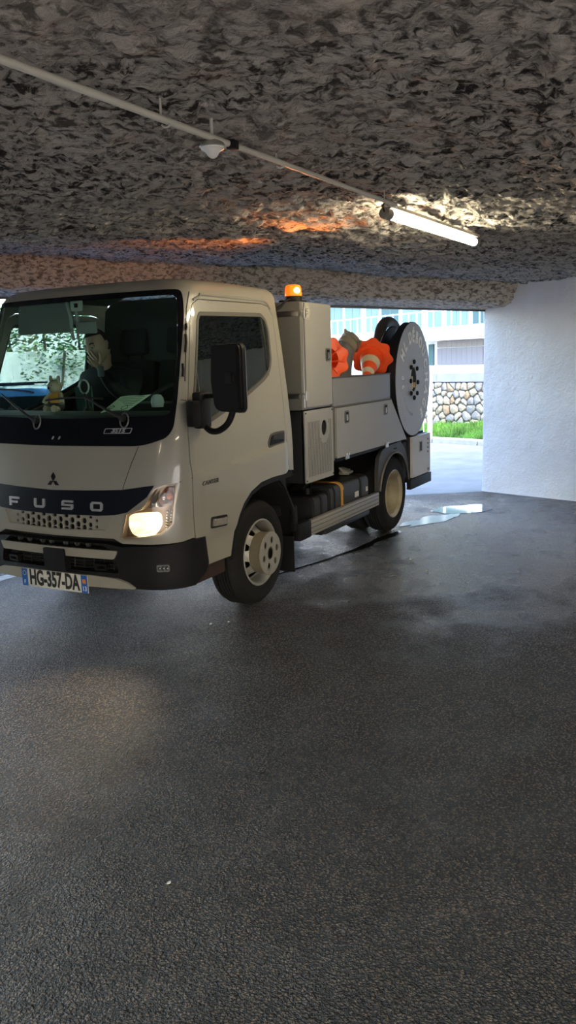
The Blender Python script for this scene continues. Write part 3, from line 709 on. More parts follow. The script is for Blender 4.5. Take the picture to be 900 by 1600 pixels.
# number plate
pl = MB().box(-1.083, -.26, .300, -1.076, .26, .410, .004).build('number_plate', mat('plate_white', (.62, .62, .58), .4), T)
pf = lambda x, y, o: Vector((-1.0835-o, -x, .355+y))
MB().patch(pf, rect(-.258, -.053, -.212, .053), [], None, .0012, .001).patch(pf, rect(.212, -.053, .258, .053), [], None, .0012, .001).build('plate_band', mat('plate_blue', (.01, .10, .42), .4), pl)
MB().text('HG-357-DA', pf, .128, .0016, .0015, 1.0, True, .0045, .61).build('plate_characters', mat('plate_black', (.01, .01, .01), .5), pl)
MB().text('13', lambda x, y, o: pf(.235+x, -.028+y, o), .040, .0022, .001, 1, True, .0005, .9).text('F', lambda x, y, o: pf(-.235+x, -.030+y, o), .034, .0022, .001, 1, True).build('plate_small_characters', mat('plate_pale', (.75, .78, .8), .5), pl)
MB().patch(pf, rect(.222, .004, .248, .030), [], None, .002, .001).build('plate_crest', mat('plate_orange', (.65, .22, .05), .5), pl)
st = MB()
for k in range(12):
    a = 2*math.pi*k/12; st.patch(pf, ellipse(-.235+.013*math.cos(a), .026+.013*math.sin(a), .0024, n=5), [], None, .002, .001)
st.build('plate_star_ring', mat('plate_yellow', (.75, .6, .08), .5), pl)
# wipers
WPM = mat('wiper_black', (.02, .02, .021), .4)
for (p, tip, b0, b1) in (((-.161, 1.290), (-.490, 1.440), (-.74, 1.470), (-.215, 1.452)), ((.486, 1.302), (.205, 1.425), (-.10, 1.405), (.34, 1.412))):
    wp = MB().tube([S(*p, .020), S(p[0]+(tip[0]-p[0])*.15, p[1]+(tip[1]-p[1])*.15, .036), S(p[0]+(tip[0]-p[0])*.6, p[1]+(tip[1]-p[1])*.6, .034), S(*tip, .022)], [.012, .010, .007, .005], 8).build('wiper', WPM, T)
    MB().tube([S(b0[0]+(b1[0]-b0[0])*k/8, b0[1]+(b1[1]-b0[1])*k/8+.012*math.sin(k/8*math.pi), .012) for k in range(9)], .006, 6).build('wiper_blade', WPM, wp)
    MB().cyl(S(*p, -.002), S(*p, .030), .018, 16).build('wiper_pivot', WPM, wp)
    ring = [S(p[0]+.012+.028*math.cos(a), p[1]-.010+.040*math.sin(a), .012) for a in np.linspace(0, 2*math.pi, 18, endpoint=False)]
    MB().tube(ring, .0045, 6, closed=True).build('wiper_grip_ring', mat('wiper_ring_grey', (.22, .22, .22), .35, metal=.5), wp)
nz_ = MB()
for t in (-.02, .03): nz_.tube([S(t, 1.185, .003), S(t+.012, 1.20, .006)], .004, 6)
nz_.build('washer_jet', mat('washer_grey', (.3, .32, .35), .4), T)
# mirrors
for sg in (1, -1):
    Y = lambda y: sg*y
    m0 = MB().box(-.835, min(Y(-.84), Y(-.895)), 1.25, -.735, max(Y(-.84), Y(-.895)), 1.395, .012).box(-.775, min(Y(-.84), Y(-.90)), 1.235, -.665, max(Y(-.84), Y(-.90)), 1.44, .018).build('mirror', BLK, T)
    MB().tube([(-.72, Y(-.885), 1.415), (-.74, Y(-.98), 1.418), (-.755, Y(-1.10), 1.420)], .014, 10).tube(smooth_path([(-.72, Y(-.885), 1.25), (-.73, Y(-.93), 1.222), (-.74, Y(-.99), 1.225), (-.75, Y(-1.06), 1.27), (-.755, Y(-1.105), 1.36), (-.755, Y(-1.112), 1.43), (-.755, Y(-1.112), 1.60)]), .018, 12).build('mirror_arm', BLK, m0)
    hp = rounded([(.990, 1.690), (1.165, 1.694), (1.178, 1.670), (1.178, 1.345), (1.160, 1.325), (1.02, 1.333), (.995, 1.36), (.978, 1.50)], .022, 4)
    def mf(y, z, o):
        k = ((y-1.08)/.1)**2; return Vector((-.735+o-.012*k*(0 if o > -.02 else -1), Y(-y), z))
    hb = MB()
    for (ins, o0, o1) in ((.0, 0, -.035), (.006, -.035, -.055), (.018, -.055, -.068)):
        hb.patch(lambda y, z, o: Vector((-.735+o, Y(-y), z)), shrink(hp, ins), [], None, o0, o0-o1)
    hh = hb.build('mirror_head', BLK, m0)
    MB().patch(lambda y, z, o: Vector((-.735+o, Y(-y), z)), shrink(hp, .010), [], None, .004, .004).build('mirror_glass', mat('mirror_silver', (.8, .82, .82), .03, metal=1), m0)
    MB().box(-.815, min(Y(-1.135), Y(-1.15)), 1.50, -.79, max(Y(-1.135), Y(-1.15)), 1.525, .004).box(-.815, min(Y(-1.09), Y(-1.13)), 1.485, -.79, max(Y(-1.09), Y(-1.13)), 1.545, .006).build('mirror_clamp', BLKM, m0)
    MB().tube([(-.737, Y(-a), b) for a, b in shrink(hp, -.001)], .0026, 5, closed=True).build('mirror_edge', mat('mirror_edge_grey', (.22, .22, .21), .4), m0)

# wheels
def wheel(yface, rear, sg, name):
    """yface: distance of the outer rim edge from the middle"""
    ax = Vector((0, -sg, 0)); xc = 2.5 if rear else 0
    y = yface; O = Vector((xc, -sg*(y-.20), .35))     # inner side of the tyre
    r0, r1 = .212, .350
    prof = [(r0, 0), (r0+.02, -.004), (.27, -.010), (.315, -.002), (.338, .018), (.348, .045)]
    for k in range(5): h = .045+.022*k; prof += [(.350, h+.002), (.350, h+.014), (.340, h+.016), (.340, h+.020)] 
    prof += [(.350, .157), (.348, .160), (.338, .183), (.318, .200), (.300, .205), (.298, .2035), (.27, .209), (.24, .206), (.222, .201), (r0, .194)]
    tr = MB().lathe(prof, O, ax, 72).build('tyre', RUB, None)
    w_ = tr; w_.name = name; w_.parent = T
    me = MB()
    if not rear:
        me.lathe([(r0+.006, .190), (r0+.012, .202), (r0+.004, .206), (r0-.006, .200), (.197, .180), (.192, .140), (.190, .10), (.186, .03)], O, ax, 48).build('rim', RIM, w_)
        d = MB()       # dished disc with eight round hand holes
        fn = lambda a, b, o: O+ax*(.115+.085*max(0, min(1, (.190-math.hypot(a, b))/.060))+o)+Vector((a*1.0, 0, b))
        d.patch(fn, ellipse(0, 0, .191, n=56), [ellipse(.158*math.cos(2*math.pi*k/8+.39), .158*math.sin(2*math.pi*k/8+.39), .027, .027, 14) for k in range(8)]+[ellipse(0, 0, .120, n=40)], .02, 0, .007)
        d.build('wheel_disc', RIM, w_, smooth=50)
        MB().lathe([(.134, .185), (.137, .20), (.138, .262), (.144, .268), (.145, .274), (.140, .277)], O, ax, 44).build('hub_drum', mat('hub_bronze', (.30, .26, .19), .45, metal=.4), w_)
        hs = [ellipse(.088*math.cos(2*math.pi*k/6+.25), .088*math.sin(2*math.pi*k/6+.25), .0175, .0175, 12) for k in range(6)]
        hs = []
        for k in range(6):
            a = 2*math.pi*k/6+.25; c_, s_ = math.cos(a), math.sin(a); hs.append([(.088*c_+(.019*math.cos(b)), .088*s_+.024*math.sin(b)) for b in np.linspace(0, 2*math.pi, 14, endpoint=False)])
        fn2 = lambda a, b, o: O+ax*(.277+o)+Vector((a, 0, b))
        MB().patch(fn2, ellipse(0, 0, .140, n=44), hs+[ellipse(0, 0, .040, .043, 20)], None, 0, .008).build('hub_face', RIM, w_, smooth=30)
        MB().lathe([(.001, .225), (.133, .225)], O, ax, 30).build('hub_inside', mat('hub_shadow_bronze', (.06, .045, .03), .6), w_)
        MB().lathe([(.001, .085), (.180, .085), (.183, .02)], O, ax, 32).build('hand_hole_shade', DARK, w_)  # dark disc added behind the hand holes to stand for shade
        nb = MB()
        for k in range(6): a = 2*math.pi*k/6+.25; p = O+Vector((.088*math.cos(a), 0, .088*math.sin(a))); nb.lathe([(.014, .22), (.014, .255), (.008, .262), (.001, .262)], p, ax, 6)
        nb.build('wheel_nut', STEEL, w_)
    else:
        me.lathe([(r0+.006, .190), (r0+.012, .202), (r0+.004, .206), (r0-.004, .200), (.200, .190), (.190, .182), (.186, .150), (.190, .120), (.184, .105), (.180, .06), (.150, .035), (.118, .030), (.105, .045), (.090, .048), (.088, .02), (.001, .02)], O, ax, 56).build('rim', RIMG, w_)
        nb = MB()
        for k in range(6): a = 2*math.pi*k/6; p = O+Vector((.105*math.cos(a), 0, .105*math.sin(a))); nb.lathe([(.014, .03), (.014, .075), (.006, .08), (.001, .08)], p, ax, 6)
        nb.build('wheel_nut', mat('rusty_nut', (.12, .08, .05), .7), w_)
        MB().lathe([(.062, .02), (.062, .085), (.050, .10), (.001, .102)], O, ax, 24).build('axle_cap', BLKM, w_)
        O2 = O-ax*.235
        MB().lathe(prof, O2, ax, 56).lathe([(r0, .19), (.19, .12), (.001, .12)], O2, ax, 32).build('inner_tyre', RUB, w_)
        MB().box(xc-.222, -sg*(y-.005)-.003, .33, xc-.214, -sg*(y-.005)+.003, .37, .002).build('balance_weight', mat('weight_pale', (.6, .62, .62), .4), w_)
    return w_
for sg in (1, -1):
    wheel(.795, False, sg, 'front_wheel'); wheel(.795, True, sg, 'rear_wheel')

# chassis
ch = MB()
for y in (-.36, .36): ch.box(-.95, y-.035, .44, 3.35, y+.035, .60, .006)
for x in (.7, 1.4, 2.1, 2.9, 3.3): ch.box(x-.04, -.36, .46, x+.04, .36, .58, .004)
ch.build('chassis_frame', BLKM, T)
ax_ = MB().cyl((0, -.60, .35), (0, .60, .35), .045).cyl((2.5, -.5, .35), (2.5, .5, .35), .065).ball((2.5, 0, .35), .16)
ax_.build('axle', BLKM, T)
MB().box(-.55, -.40, .45, .42, .40, .95, .03).build('engine', DARK, T)
MB().box(.455, -.70, .50, .575, .70, 1.20, .02).build('gap_shade_block', mat('gap_shade_dark', (.012, .014, .018), .7), T)  # dark body added to blacken the shaded gap behind the cab
MB().box(-.60, -.78, .80, .42, .78, .86, .01).build('cab_floor', mat('cab_lining', (.035, .037, .037), .85), T)

# tall cabinet behind the cab
c = MB().box(.600, -.815, 1.246, 1.105, .83, 1.997, .004).build('tall_cabinet', GREYP, T)
xf_ = lambda a, b, o: Vector((.600-o, a, b))
MB().patch(xf_, rect(-.829, 1.248, .829, 1.996), [], None, .004, .006).build('cabinet_front_sheet', DGREY, c)
sf = lambda a, b, o: Vector((a, -.815-o, b))
MB().patch(sf, rounded(rect(.668, 1.262, 1.100, 1.990), .004, 2), [], None, .020, .018).build('cabinet_door', GREYP, c)
MB().patch(sf, rect(.598, 1.250, .628, 1.994), [], None, .018, .018).build('corner_post', DGREY, c)
MB().patch(sf, rect(.632, 1.250, .664, 1.994), [], None, .004, .006).build('door_gasket', mat('gasket_dark', (.05, .05, .045), .7), c)
for z in (1.915, 1.345):
    hq = MB().box(.405, -.840, z-.016, .600, -.836, z+.016, .002) if False else MB().box(.592, -.82, z-.018, .597, -.60, z+.018, .002).box(.594, -.838, z-.018, .640, -.833, z+.018, .002)
    hq.box(.652, -.840, z-.030, .690, -.834, z+.030, .003).cyl((.648, -.842, z-.034), (.648, -.842, z+.034), .008, 12)
    hq.build('strap_hinge', STEEL, c)
MB().cyl((.646, -.828, 1.262), (.646, -.828, 1.99), .006, 10).build('hinge_rod', STEEL, c)
sk = MB().patch(sf, ellipse(.708, 1.931, .054, n=40), [], None, .0225, .001).build('round_sticker', mat('sticker_cream', (.62, .60, .50), .6), c)
rg = MB().patch(sf, ellipse(.708, 1.931, .050, n=40), [ellipse(.708, 1.931, .046, n=40)], None, .0235, .001).patch(sf, ellipse(.708, 1.931, .032, n=32), [ellipse(.708, 1.931, .029, n=32)], None, .0235, .001)
for k in range(22):
    a = 2*math.pi*k/22; rg.patch(sf, ellipse(.708+.040*math.cos(a), 1.931+.040*math.sin(a), .003, n=5), [], None, .0235, .001)
for pl_ in ([(.692, 1.952), (.722, 1.952), (.722, 1.945), (.700, 1.945), (.700, 1.936), (.718, 1.936), (.722, 1.930), (.722, 1.914), (.716, 1.909), (.694, 1.909), (.694, 1.916), (.714, 1.916), (.714, 1.929), (.692, 1.929)],): rg.patch(sf, pl_, [], None, .0235, .001)
rg.build('sticker_print', mat('sticker_ink', (.20, .20, .16), .6), sk, kind='stuff')
def latch(par, x0, z0, x1, z1, off, name='latch'):
    pts = rounded(rect(x0, z0, x1, z1), .022, 4)
    l_ = MB().patch(sf, pts, [rounded(shrink(pts, .012), .01, 2)], None, off+.006, .008).build(name, mat('latch_grey', (.16, .155, .14), .35, metal=.5), par)
    MB().patch(sf, shrink(pts, .010), [], None, off+.001, .003).build('latch_recess', DARK, l_)
    xm, zm = (x0+x1)/2, (z0+z1)/2
    MB().box(xm-.010, -.815-off-.010, zm-.030, xm+.012, -.815-off+.002, zm+.018, .003).cyl((xm, -.815-off-.012, zm-.012), (xm, -.815-off, zm-.012), .009, 12).build('latch_lever', STEEL, l_)
latch(c, .995, 1.582, 1.072, 1.678, .020)
# beacon
bc = MB().box(.62, -.80, 1.998, .78, -.66, 2.012, .004).cyl((.70, -.735, 2.012), (.70, -.735, 2.040), .062, 24).build('beacon', BLKM, T)
AMB = glassmat('amber_dome', (1.0, .42, .05), .6)
MB().lathe([(.058, .038), (.060, .050), (.057, .095), (.050, .112), (.030, .118), (.001, .119)], (.70, -.735, 2.0), (0, 0, 1), 32, mod=lambda a, r, h: 1+.018*math.cos(a*24)).build('beacon_dome', mat('amber_lit', (1, .30, .03), .25, emit=(1, .11, .004), estr=.9), bc, label='glowing orange dome')
MB().ball((.70-.028, -.735-.040, 2.075), .028, (.9, .9, .8)).build('beacon_bulb', mat('beacon_flash', (1, .7, .3), .3, emit=(1, .45, .08), estr=8), bc)
MB().tube([(.64, -.74, 2.015), (.60, -.72, 2.00), (.575, -.70, 1.965), (.545, -.68, 1.945), (.50, -.66, 1.95), (.43, -.62, 1.97)], .008, 8).build('beacon_cable', BLKM, bc)
# reflected sweep of the rotating beacon on the ceiling
for (x, y, z, e, sz) in ((1.35, 1.05, 2.66, 38, 66), (.0, -1.36, 2.46, 48, 84)):
    ld = bpy.data.lights.new('beacon_light', 'SPOT'); ld.energy = e; ld.color = (1, .27, .05); ld.spot_size = R(sz); ld.spot_blend = 1; ld.shadow_soft_size = .03
    lo = bpy.data.objects.new('beacon_light', ld); COL.objects.link(lo); lo.parent = bc; lo.location = (.70, -.735, 2.15)
    lo.rotation_euler = (Vector((x, y, z))-Vector((.70, -.735, 2.15))).to_track_quat('-Z', 'Y').to_euler()
# ventilated pump cabinet
p = MB().box(.640, -.80, .715, 1.095, .80, 1.236, .004).build('pump_cabinet', mat('frame_black', (.012, .013, .016), .6), T)
por = ellipse(.947, 1.096, .048, .058, 28)
g_ = MB().patch(sf, rounded(rect(.625, .718, 1.098, 1.238), .003, 2), [por], None, .020, .010).build('vent_panel', GREYP, p)
MB().patch(sf, ellipse(.947, 1.096, .06, n=24), [], None, .004, .004).build('filler_opening', DARK, p)
pr = MB(); nx, nz2 = 22, 28
for i in range(nx):
    for k in range(nz2):
        x = .674+i*(.385/(nx-1)); z = .765+k*(.385/(nz2-1))
        if math.hypot((x-.947)/1.0, (z-1.085)/1.25) < .082 or (z > 1.135 and .86 < x < 1.02): continue
        v_ = [(x-.0045, z-.007), (x+.001, z-.007), (x+.0055, z+.006), (x, z+.006)]
        k0 = len(pr.v); pr.v += [(a, -.8357, b) for a, b in v_]; pr.f.append((k0, k0+1, k0+2, k0+3))
pr.build('perforation', DARK, p, smooth=0, kind='stuff', weld=False)
for (x, z) in ((.640, 1.222), (1.086, 1.222), (.640, .735), (1.086, .735)): MB().cyl((x, -.834, z), (x, -.840, z), .006, 8).build('screw', BLKM, p)
# open load tray
tw = .03
tray = MB().box(1.125, -.83, 1.240, 2.335, -.80, 1.452, .003).box(1.125, .80, 1.240, 2.335, .83, 1.452, .003).box(1.125, -.80, 1.240, 1.155, .80, 1.452).box(2.305, -.80, 1.240, 2.335, .80, 1.452).box(1.125, -.81, 1.236, 2.335, .81, 1.256)
tr_ = tray.build('load_tray', GREYD, T)
MB().box(1.120, -.836, 1.450, 2.342, -.795, 1.462, .003).box(1.12, .795, 1.450, 2.342, .836, 1.462, .003).build('tray_rim', mat('rim_dark', (.09, .09, .085), .6), tr_)
# side locker with sloping tail
pan = [(1.160, .838), (1.168, 1.224), (2.350, 1.224), (2.735, .838)]
b_ = MB().patch(lambda a, b, o: Vector((a, o, b)), [(1.115, .826), (1.115, 1.236), (2.365, 1.236), (2.77, .826)], [], None, .80, 1.60)
lk = b_.build('side_locker', mat('frame_black', (.012, .013, .016), .6), T)
MB().patch(sf, rounded(pan, .006, 2), [], None, .022, .020).build('locker_door', GREYP, lk)
MB().patch(sf, [(1.115, .826), (1.115, 1.236), (1.150, 1.236), (1.150, .826)], [], None, .006, .01).build('locker_post', mat('post_grey', (.16, .155, .13), .5), lk)
MB().patch(sf, [(1.130, 1.228), (2.362, 1.228), (2.362, 1.238), (1.130, 1.238)], [], None, .008, .01).patch(sf, [(2.355, 1.238), (2.368, 1.238), (2.775, .826), (2.752, .826)], [], None, .010, .014).build('locker_edge', mat('post_grey', (.16, .155, .13), .5), lk)
latch(lk, 1.315, 1.095, 1.395, 1.196, .022); latch(lk, 2.160, 1.100, 2.240, 1.198, .022)
for x in (1.345, 2.215):
    MB().box(x-.035, -.846, .812, x+.035, -.832, .846, .004).cyl((x-.022, -.850, .845), (x-.022, -.850, .862), .006, 8).cyl((x+.022, -.850, .845), (x+.022, -.850, .862), .006, 8).build('locker_hinge', STEEL, lk)
# body underframe
MB().box(1.13, -.78, .795, 2.75, .78, .826, .003).box(1.13, -.40, .60, 2.9, .40, .80).build('underframe', BLKM, T)
MB().box(.70, -.30, .45, 2.05, .30, .70).build('underframe_panel', DARK, T)
# fuel tank, small tank, cap, guard rail
ft = MB().patch(lambda a, b, o: Vector((a, o, b)), [], [], None) if False else None
def tank(x0, x1, y0, y1, z0, z1, r, name, m, **k):
    pts = rounded([(y0, z0), (y1, z0), (y1, z1), (y0, z1)], r, 5)
    o = MB().patch(lambda a, b, o: Vector((o, a, b)), pts, [], None, x1-.015, x1-x0-.03).patch(lambda a, b, o: Vector((o, a, b)), shrink(pts, .012), [], None, x1, x1-x0)
    return o.build(name, m, T), pts
tk, tp = tank(1.13, 1.93, -.78, -.42, .36, .615, .07, 'fuel_tank', mat('tank_black', (.020, .020, .020), .5, coat=.2))
for (x, wd, m_, nm) in ((1.365, .05, mat('strap_yellow', (.50, .27, .05), .5), 'tank_strap'), (1.75, .03, BLKM, 'tank_strap'), (1.22, .02, BLKM, 'tank_strap')):
    MB().patch(lambda a, b, o: Vector((o, a, b)), shrink(tp, -.006), [shrink(tp, .0)], None, x+wd/2, wd).build(nm, m_, tk, label='yellow ochre strap' if wd == .05 else None)
tf = lambda a, b, o: Vector((a, -.78-o, b))
MB().patch(tf, rect(1.62, .455, 1.70, .50), [], None, .003, .003).patch(tf, rect(1.86, .470, 1.90, .51), [], None, .003, .003).build('tank_label', mat('label_pale', (.55, .56, .55), .6), tk)
MB().patch(tf, rect(1.372, .44, 1.384, .56), [], None, .0085, .001).build('strap_print', BLKM, tk)
MB().cyl((1.80, -.60, .615), (1.80, -.62, .665), .045, 20).box(1.84, -.64, .62, 1.86, -.60, .66).build('filler_cap', mat('cap_pale', (.50, .49, .42), .5), tk)
MB().tube([(1.69, -.61, .69), (1.72, -.64, .655), (1.78, -.66, .635), (1.85, -.66, .64)], .010, 8).build('cap_strap', mat('cap_pale', (.50, .49, .42), .5), tk)
tk2, tp2 = tank(.84, 1.10, -.78, -.45, .37, .58, .05, 'additive_tank', mat('tank_black', (.020, .020, .020), .5, coat=.2))
MB().cyl((.98, -.66, .58), (.98, -.66, .63), .035, 16).tube([(.90, -.66, .63), (.94, -.68, .67), (1.02, -.68, .67), (1.06, -.64, .62)], .012, 8).build('filler_cap', BLK, tk2)
MB().patch(lambda a, b, o: Vector((o, a, b)), shrink(tp2, -.005), [tp2], None, .99, .03).build('tank_strap', BLKM, tk2)
ry = -.80
rail = MB().box(.690, ry-.028, .322, 2.045, ry+.012, .435, .004).build('side_guard', ALU, T)
gl_ = MB()
for z in (.345, .378, .411): gl_.box(.692, ry-.0305, z-.003, 2.044, ry-.026, z+.003, .001)
gl_.build('guard_groove', mat('groove_dark', (.16, .15, .14), .6), rail)
MB().box(.505, ry-.035, .315, .692, ry+.03, .445, .014).build('guard_end_cap', BLK, rail)
MB().box(1.00, ry+.0, .262, 1.90, ry+.05, .306, .012).box(.96, ry, .275, 1.01, ry+.05, .30, .01).build('guard_lower_bar', mat('bar_dark', (.05, .05, .05), .4, metal=.6), rail)
MB().box(.95, ry+.01, .27, .98, -.36, .42).box(1.95, ry+.01, .30, 1.98, -.36, .44).build('guard_bracket', BLKM, rail)
# rear mudguard
ff = lambda a, b, o: Vector((a, -.775-o, b)); fm = lambda a, b, o: Vector((a, .775+o, b))
arc = [(2.5+.385*math.cos(a), .35+.385*math.sin(a)) for a in np.linspace(R(168), R(8), 22)]
fo = [(2.085, .43), (2.088, .60), (2.115, .72), (2.19, .785), (2.34, .815), (2.67, .820), (2.78, .74), (2.87, .60), (2.895, .43)]
for fn_, in ((ff,), (fm,)):
    fd = MB().patch(fn_, fo+arc[::-1], [], None, .03, .035).build('rear_mudguard', mat('mudguard_grey', (.055, .055, .055), .5), T)
    MB().tube([fn_(a, b, .034) for a, b in arc], .010, 8).build('mudguard_lip', mat('lip_grey', (.14, .14, .14), .4), fd)
    if fn_ is ff: MB().box(2.47, -.812, .765, 2.55, -.804, .772, .001).build('mudguard_slot', DARK, fd)
ar2 = [(2.5+.40*math.cos(a), .35+.40*math.sin(a)) for a in np.linspace(R(170), R(6), 18)]
MB().raw([(x, y, z) for x, z in ar2 for y in (-.79, .79)], [(2*i, 2*i+1, 2*i+3, 2*i+2) for i in range(17)]).build('mudguard_liner', DARK, T)
# rear locker, under-run bar
rb = MB().box(2.875, -.815, .432, 3.435, .83, .838, .004).build('rear_locker', mat('frame_black', (.012, .013, .016), .6), T)
MB().patch(sf, rounded(rect(2.900, .440, 3.435, .834), .004, 2), [], None, .024, .026).build('rear_locker_door', mat('pale_grey_paint', (.62, .62, .62), .45), rb)
MB().box(3.430, -.83, .44, 3.442, .83, .834, .002).build('rear_sheet', mat('pale_grey_paint', (.62, .62, .62), .45), rb)
lt_ = MB().patch(sf, rect(3.095, .672, 3.175, .778), [rect(3.105, .682, 3.165, .768)], None, .030, .008).build('latch', mat('latch_pale', (.4, .4, .4), .4, metal=.5), rb)
MB().patch(sf, rect(3.102, .680, 3.168, .770), [], None, .0255, .002).box(3.118, -.846, .70, 3.152, -.838, .765, .002).build('latch_recess', BLKM, lt_)
for z in (.650, .692, .734, .776): MB().cyl((3.358, -.838, z), (3.358, -.842, z), .010, 10).build('rivet', BLKM, rb)
MB().patch(sf, rect(3.335, .462, 3.41, .466), [], None, .0255, .002).patch(sf, rect(3.335, .474, 3.41, .478), [], None, .0255, .002).patch(sf, rect(3.36, .455, 3.364, .485), [], None, .0255, .002).patch(sf, rect(3.39, .455, 3.394, .485), [], None, .0255, .002).build('small_mark', BLKM, rb)
MB().box(2.83, -.845, .335, 3.455, -.80, .432, .004).box(3.34, -.84, .335, 3.455, .84, .43, .004).build('underrun_bar', BLK, T)
MB().box(2.74, -.80, .44, 2.87, .80, .80, .004).build('rear_crossmember', BLKM, T)

# hose reel
rc_ = Vector((3.010, -.815, 1.381)); ra = R(1.8); rx = Vector((math.cos(ra), math.sin(ra), 0)); rn = Vector((math.sin(ra), -math.cos(ra), 0))
df = lambda a, b, o: rc_+rx*a+Vector((0, 0, b))+rn*o
reel = MB()
for (r, o0, o1) in ((.505, -.018, -.03),): reel.lathe([(.10, -.40), (.10, -.02)], rc_, rn, 40)
rl = reel.build('hose_reel', BLKM, T)
RD = mat('reel_disc_grey', (.44, .445, .45), .42, metal=.1)
hub = [ellipse(0, 0, .090, .116, 26)]
MB().patch(df, ellipse(0, 0, .535, n=96), hub, None, 0, .006).build('reel_disc', RD, rl, smooth=20)
MB().lathe([(.528, -.075), (.538, -.072), (.540, -.004), (.530, -.002)], rc_, rn, 96).lathe([(.10, -.07), (.53, -.075)], rc_, rn, 60).build('reel_rim', BLK, rl)
MB().lathe([(.10, -.21), (.50, -.21), (.51, -.20), (.50, -.19), (.10, -.19)], rc_, rn, 72).build('reel_back_flange', BLKM, rl)
hs = MB()
for k in range(2):
    o_ = -.105-.043*k
    for r in (.40, .44): hs.tube([rc_+rn*(o_+(.02 if r > .42 else 0))+rx*r*math.cos(a)+Vector((0, 0, r*math.sin(a))) for a in np.linspace(0, 2*math.pi, 40, endpoint=False)], .021, 8, closed=True)
hs.build('wound_hose', mat('hose_black', (.018, .017, .016), .6), rl)
bolts = [(0, .166), (0, -.174), (-.068, .116), (.068, .100), (-.080, -.012), (.084, -.030), (-.070, -.128), (.070, -.135)]
for (a, b) in [(x*1.35, y) for x, y in bolts]:
    MB().lathe([(.022, -.002), (.022, .012), (.016, .018), (.001, .018)], df(a, b, 0), rn, 12).build('reel_bolt', BLKM, rl)
hb = MB().lathe([(.048, -.03), (.048, -.10)], rc_+Vector((0, 0, .03)), rn, 20)
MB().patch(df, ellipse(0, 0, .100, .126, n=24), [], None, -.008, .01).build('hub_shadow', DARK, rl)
MB().tube([df(-.060, .03-.024*k, -.001) for k in range(6)], .012, 8).build('hub_seal', mat('seal_white', (.55, .53, .45), .6), rl)
MB().tube([df(.02, -.03-.012*k, -.004) for k in range(5)], .020, 8).build('hub_shaft', mat('shaft_brass', (.30, .22, .09), .4, metal=.6), rl)
LT = mat('reel_letter_white', (.95, .95, .95), .5)
# lettering round the disc
txt = 'HL DÉBOUCHAGE'; angs = [146, 130, None, 106, 91.5, 76, 59, 41, 22, 2, -17, -36, -55]
for chx, a in zip(txt, angs):
    if a is None or chx == ' ': continue
    aa_ = R(a); cx_, cz_ = .400*math.cos(aa_), .400*math.sin(aa_); rot = aa_-math.pi/2
    MB().text(chx, lambda x, y, o: df(cx_+x*math.cos(rot)-y*math.sin(rot), cz_+x*math.sin(rot)+y*math.cos(rot), o), .150, .004, .003, 1, True, .007, .85).build('disc_letter', LT, rl, smooth=0)
# second, worn line inside it (only the first figures can be read)
for chx, a in zip('06', (176, 190)):
    aa_ = R(a); rr_ = .335; cx_, cz_ = rr_*math.cos(aa_), rr_*math.sin(aa_); rot = aa_+math.pi/2
    MB().text(chx, lambda x, y, o: df(cx_+x*math.cos(rot)-y*math.sin(rot), cz_+x*math.sin(rot)+y*math.cos(rot), o), .085, .0025, .002, 1, True, .002, .8).build('disc_letter', LT, rl, smooth=0)
wl = MB()
for (rr_, a0, a1, hh_) in ((.335, 200, 262, .030), (.420, 186, 240, .012), (.455, 186, 236, .012)):
    a = a0
    while a < a1:
        st_ = random.uniform(2.5, 4.5); q_ = [(rr_+hh_*s*.5, R(b)) for s, b in ((-1, a), (1, a), (1, a+st_*.6), (-1, a+st_*.6))]
        wl.patch(df, [(r*math.cos(t), r*math.sin(t)) for r, t in q_], [], None, .0015, .001); a += st_+(1.5 if random.random() < .25 else 0)
wl.build('worn_lettering', mat('reel_letter_worn', (.58, .585, .59), .5), rl, smooth=0, kind='stuff')
# support yoke and white bracket under the disc
MB().box(2.93, -.50, .84, 3.09, -.38, 1.38, .01).box(2.85, -.78, .838, 3.40, .0, .862, .004).build('reel_stand', BLKM, rl)
# hose that rises out of the reel, with its coupling
hz = [(3.02, -.42, 1.35), (2.95, -.46, 1.62), (2.95, -.48, 1.76), (3.02, -.48, 1.87), (3.15, -.48, 1.935), (3.32, -.48, 1.93), (3.46, -.48, 1.85), (3.50, -.48, 1.70), (3.46, -.46, 1.40)]
MB().tube(smooth_path(hz), .052, 14).build('suction_hose', mat('hose_brownblack', (.045, .038, .033), .55), rl)
MB().tube(smooth_path([(3.10, -.58, 1.30), (3.10, -.58, 1.55), (3.13, -.57, 1.70), (3.17, -.56, 1.80)]), .036, 12).build('delivery_hose', mat('hose_black', (.018, .017, .016), .6), rl)
cpl = MB().lathe([(.040, 0), (.050, .005), (.050, .03), (.042, .035), (.042, .06), (.052, .065), (.052, .10), (.044, .105), (.044, .12), (.001, .12)], (3.155, -.565, 1.765), (.25, .05, 1), 22)
cpl.build('hose_coupling', mat('coupling_brass', (.34, .29, .20), .5, metal=.4), rl)
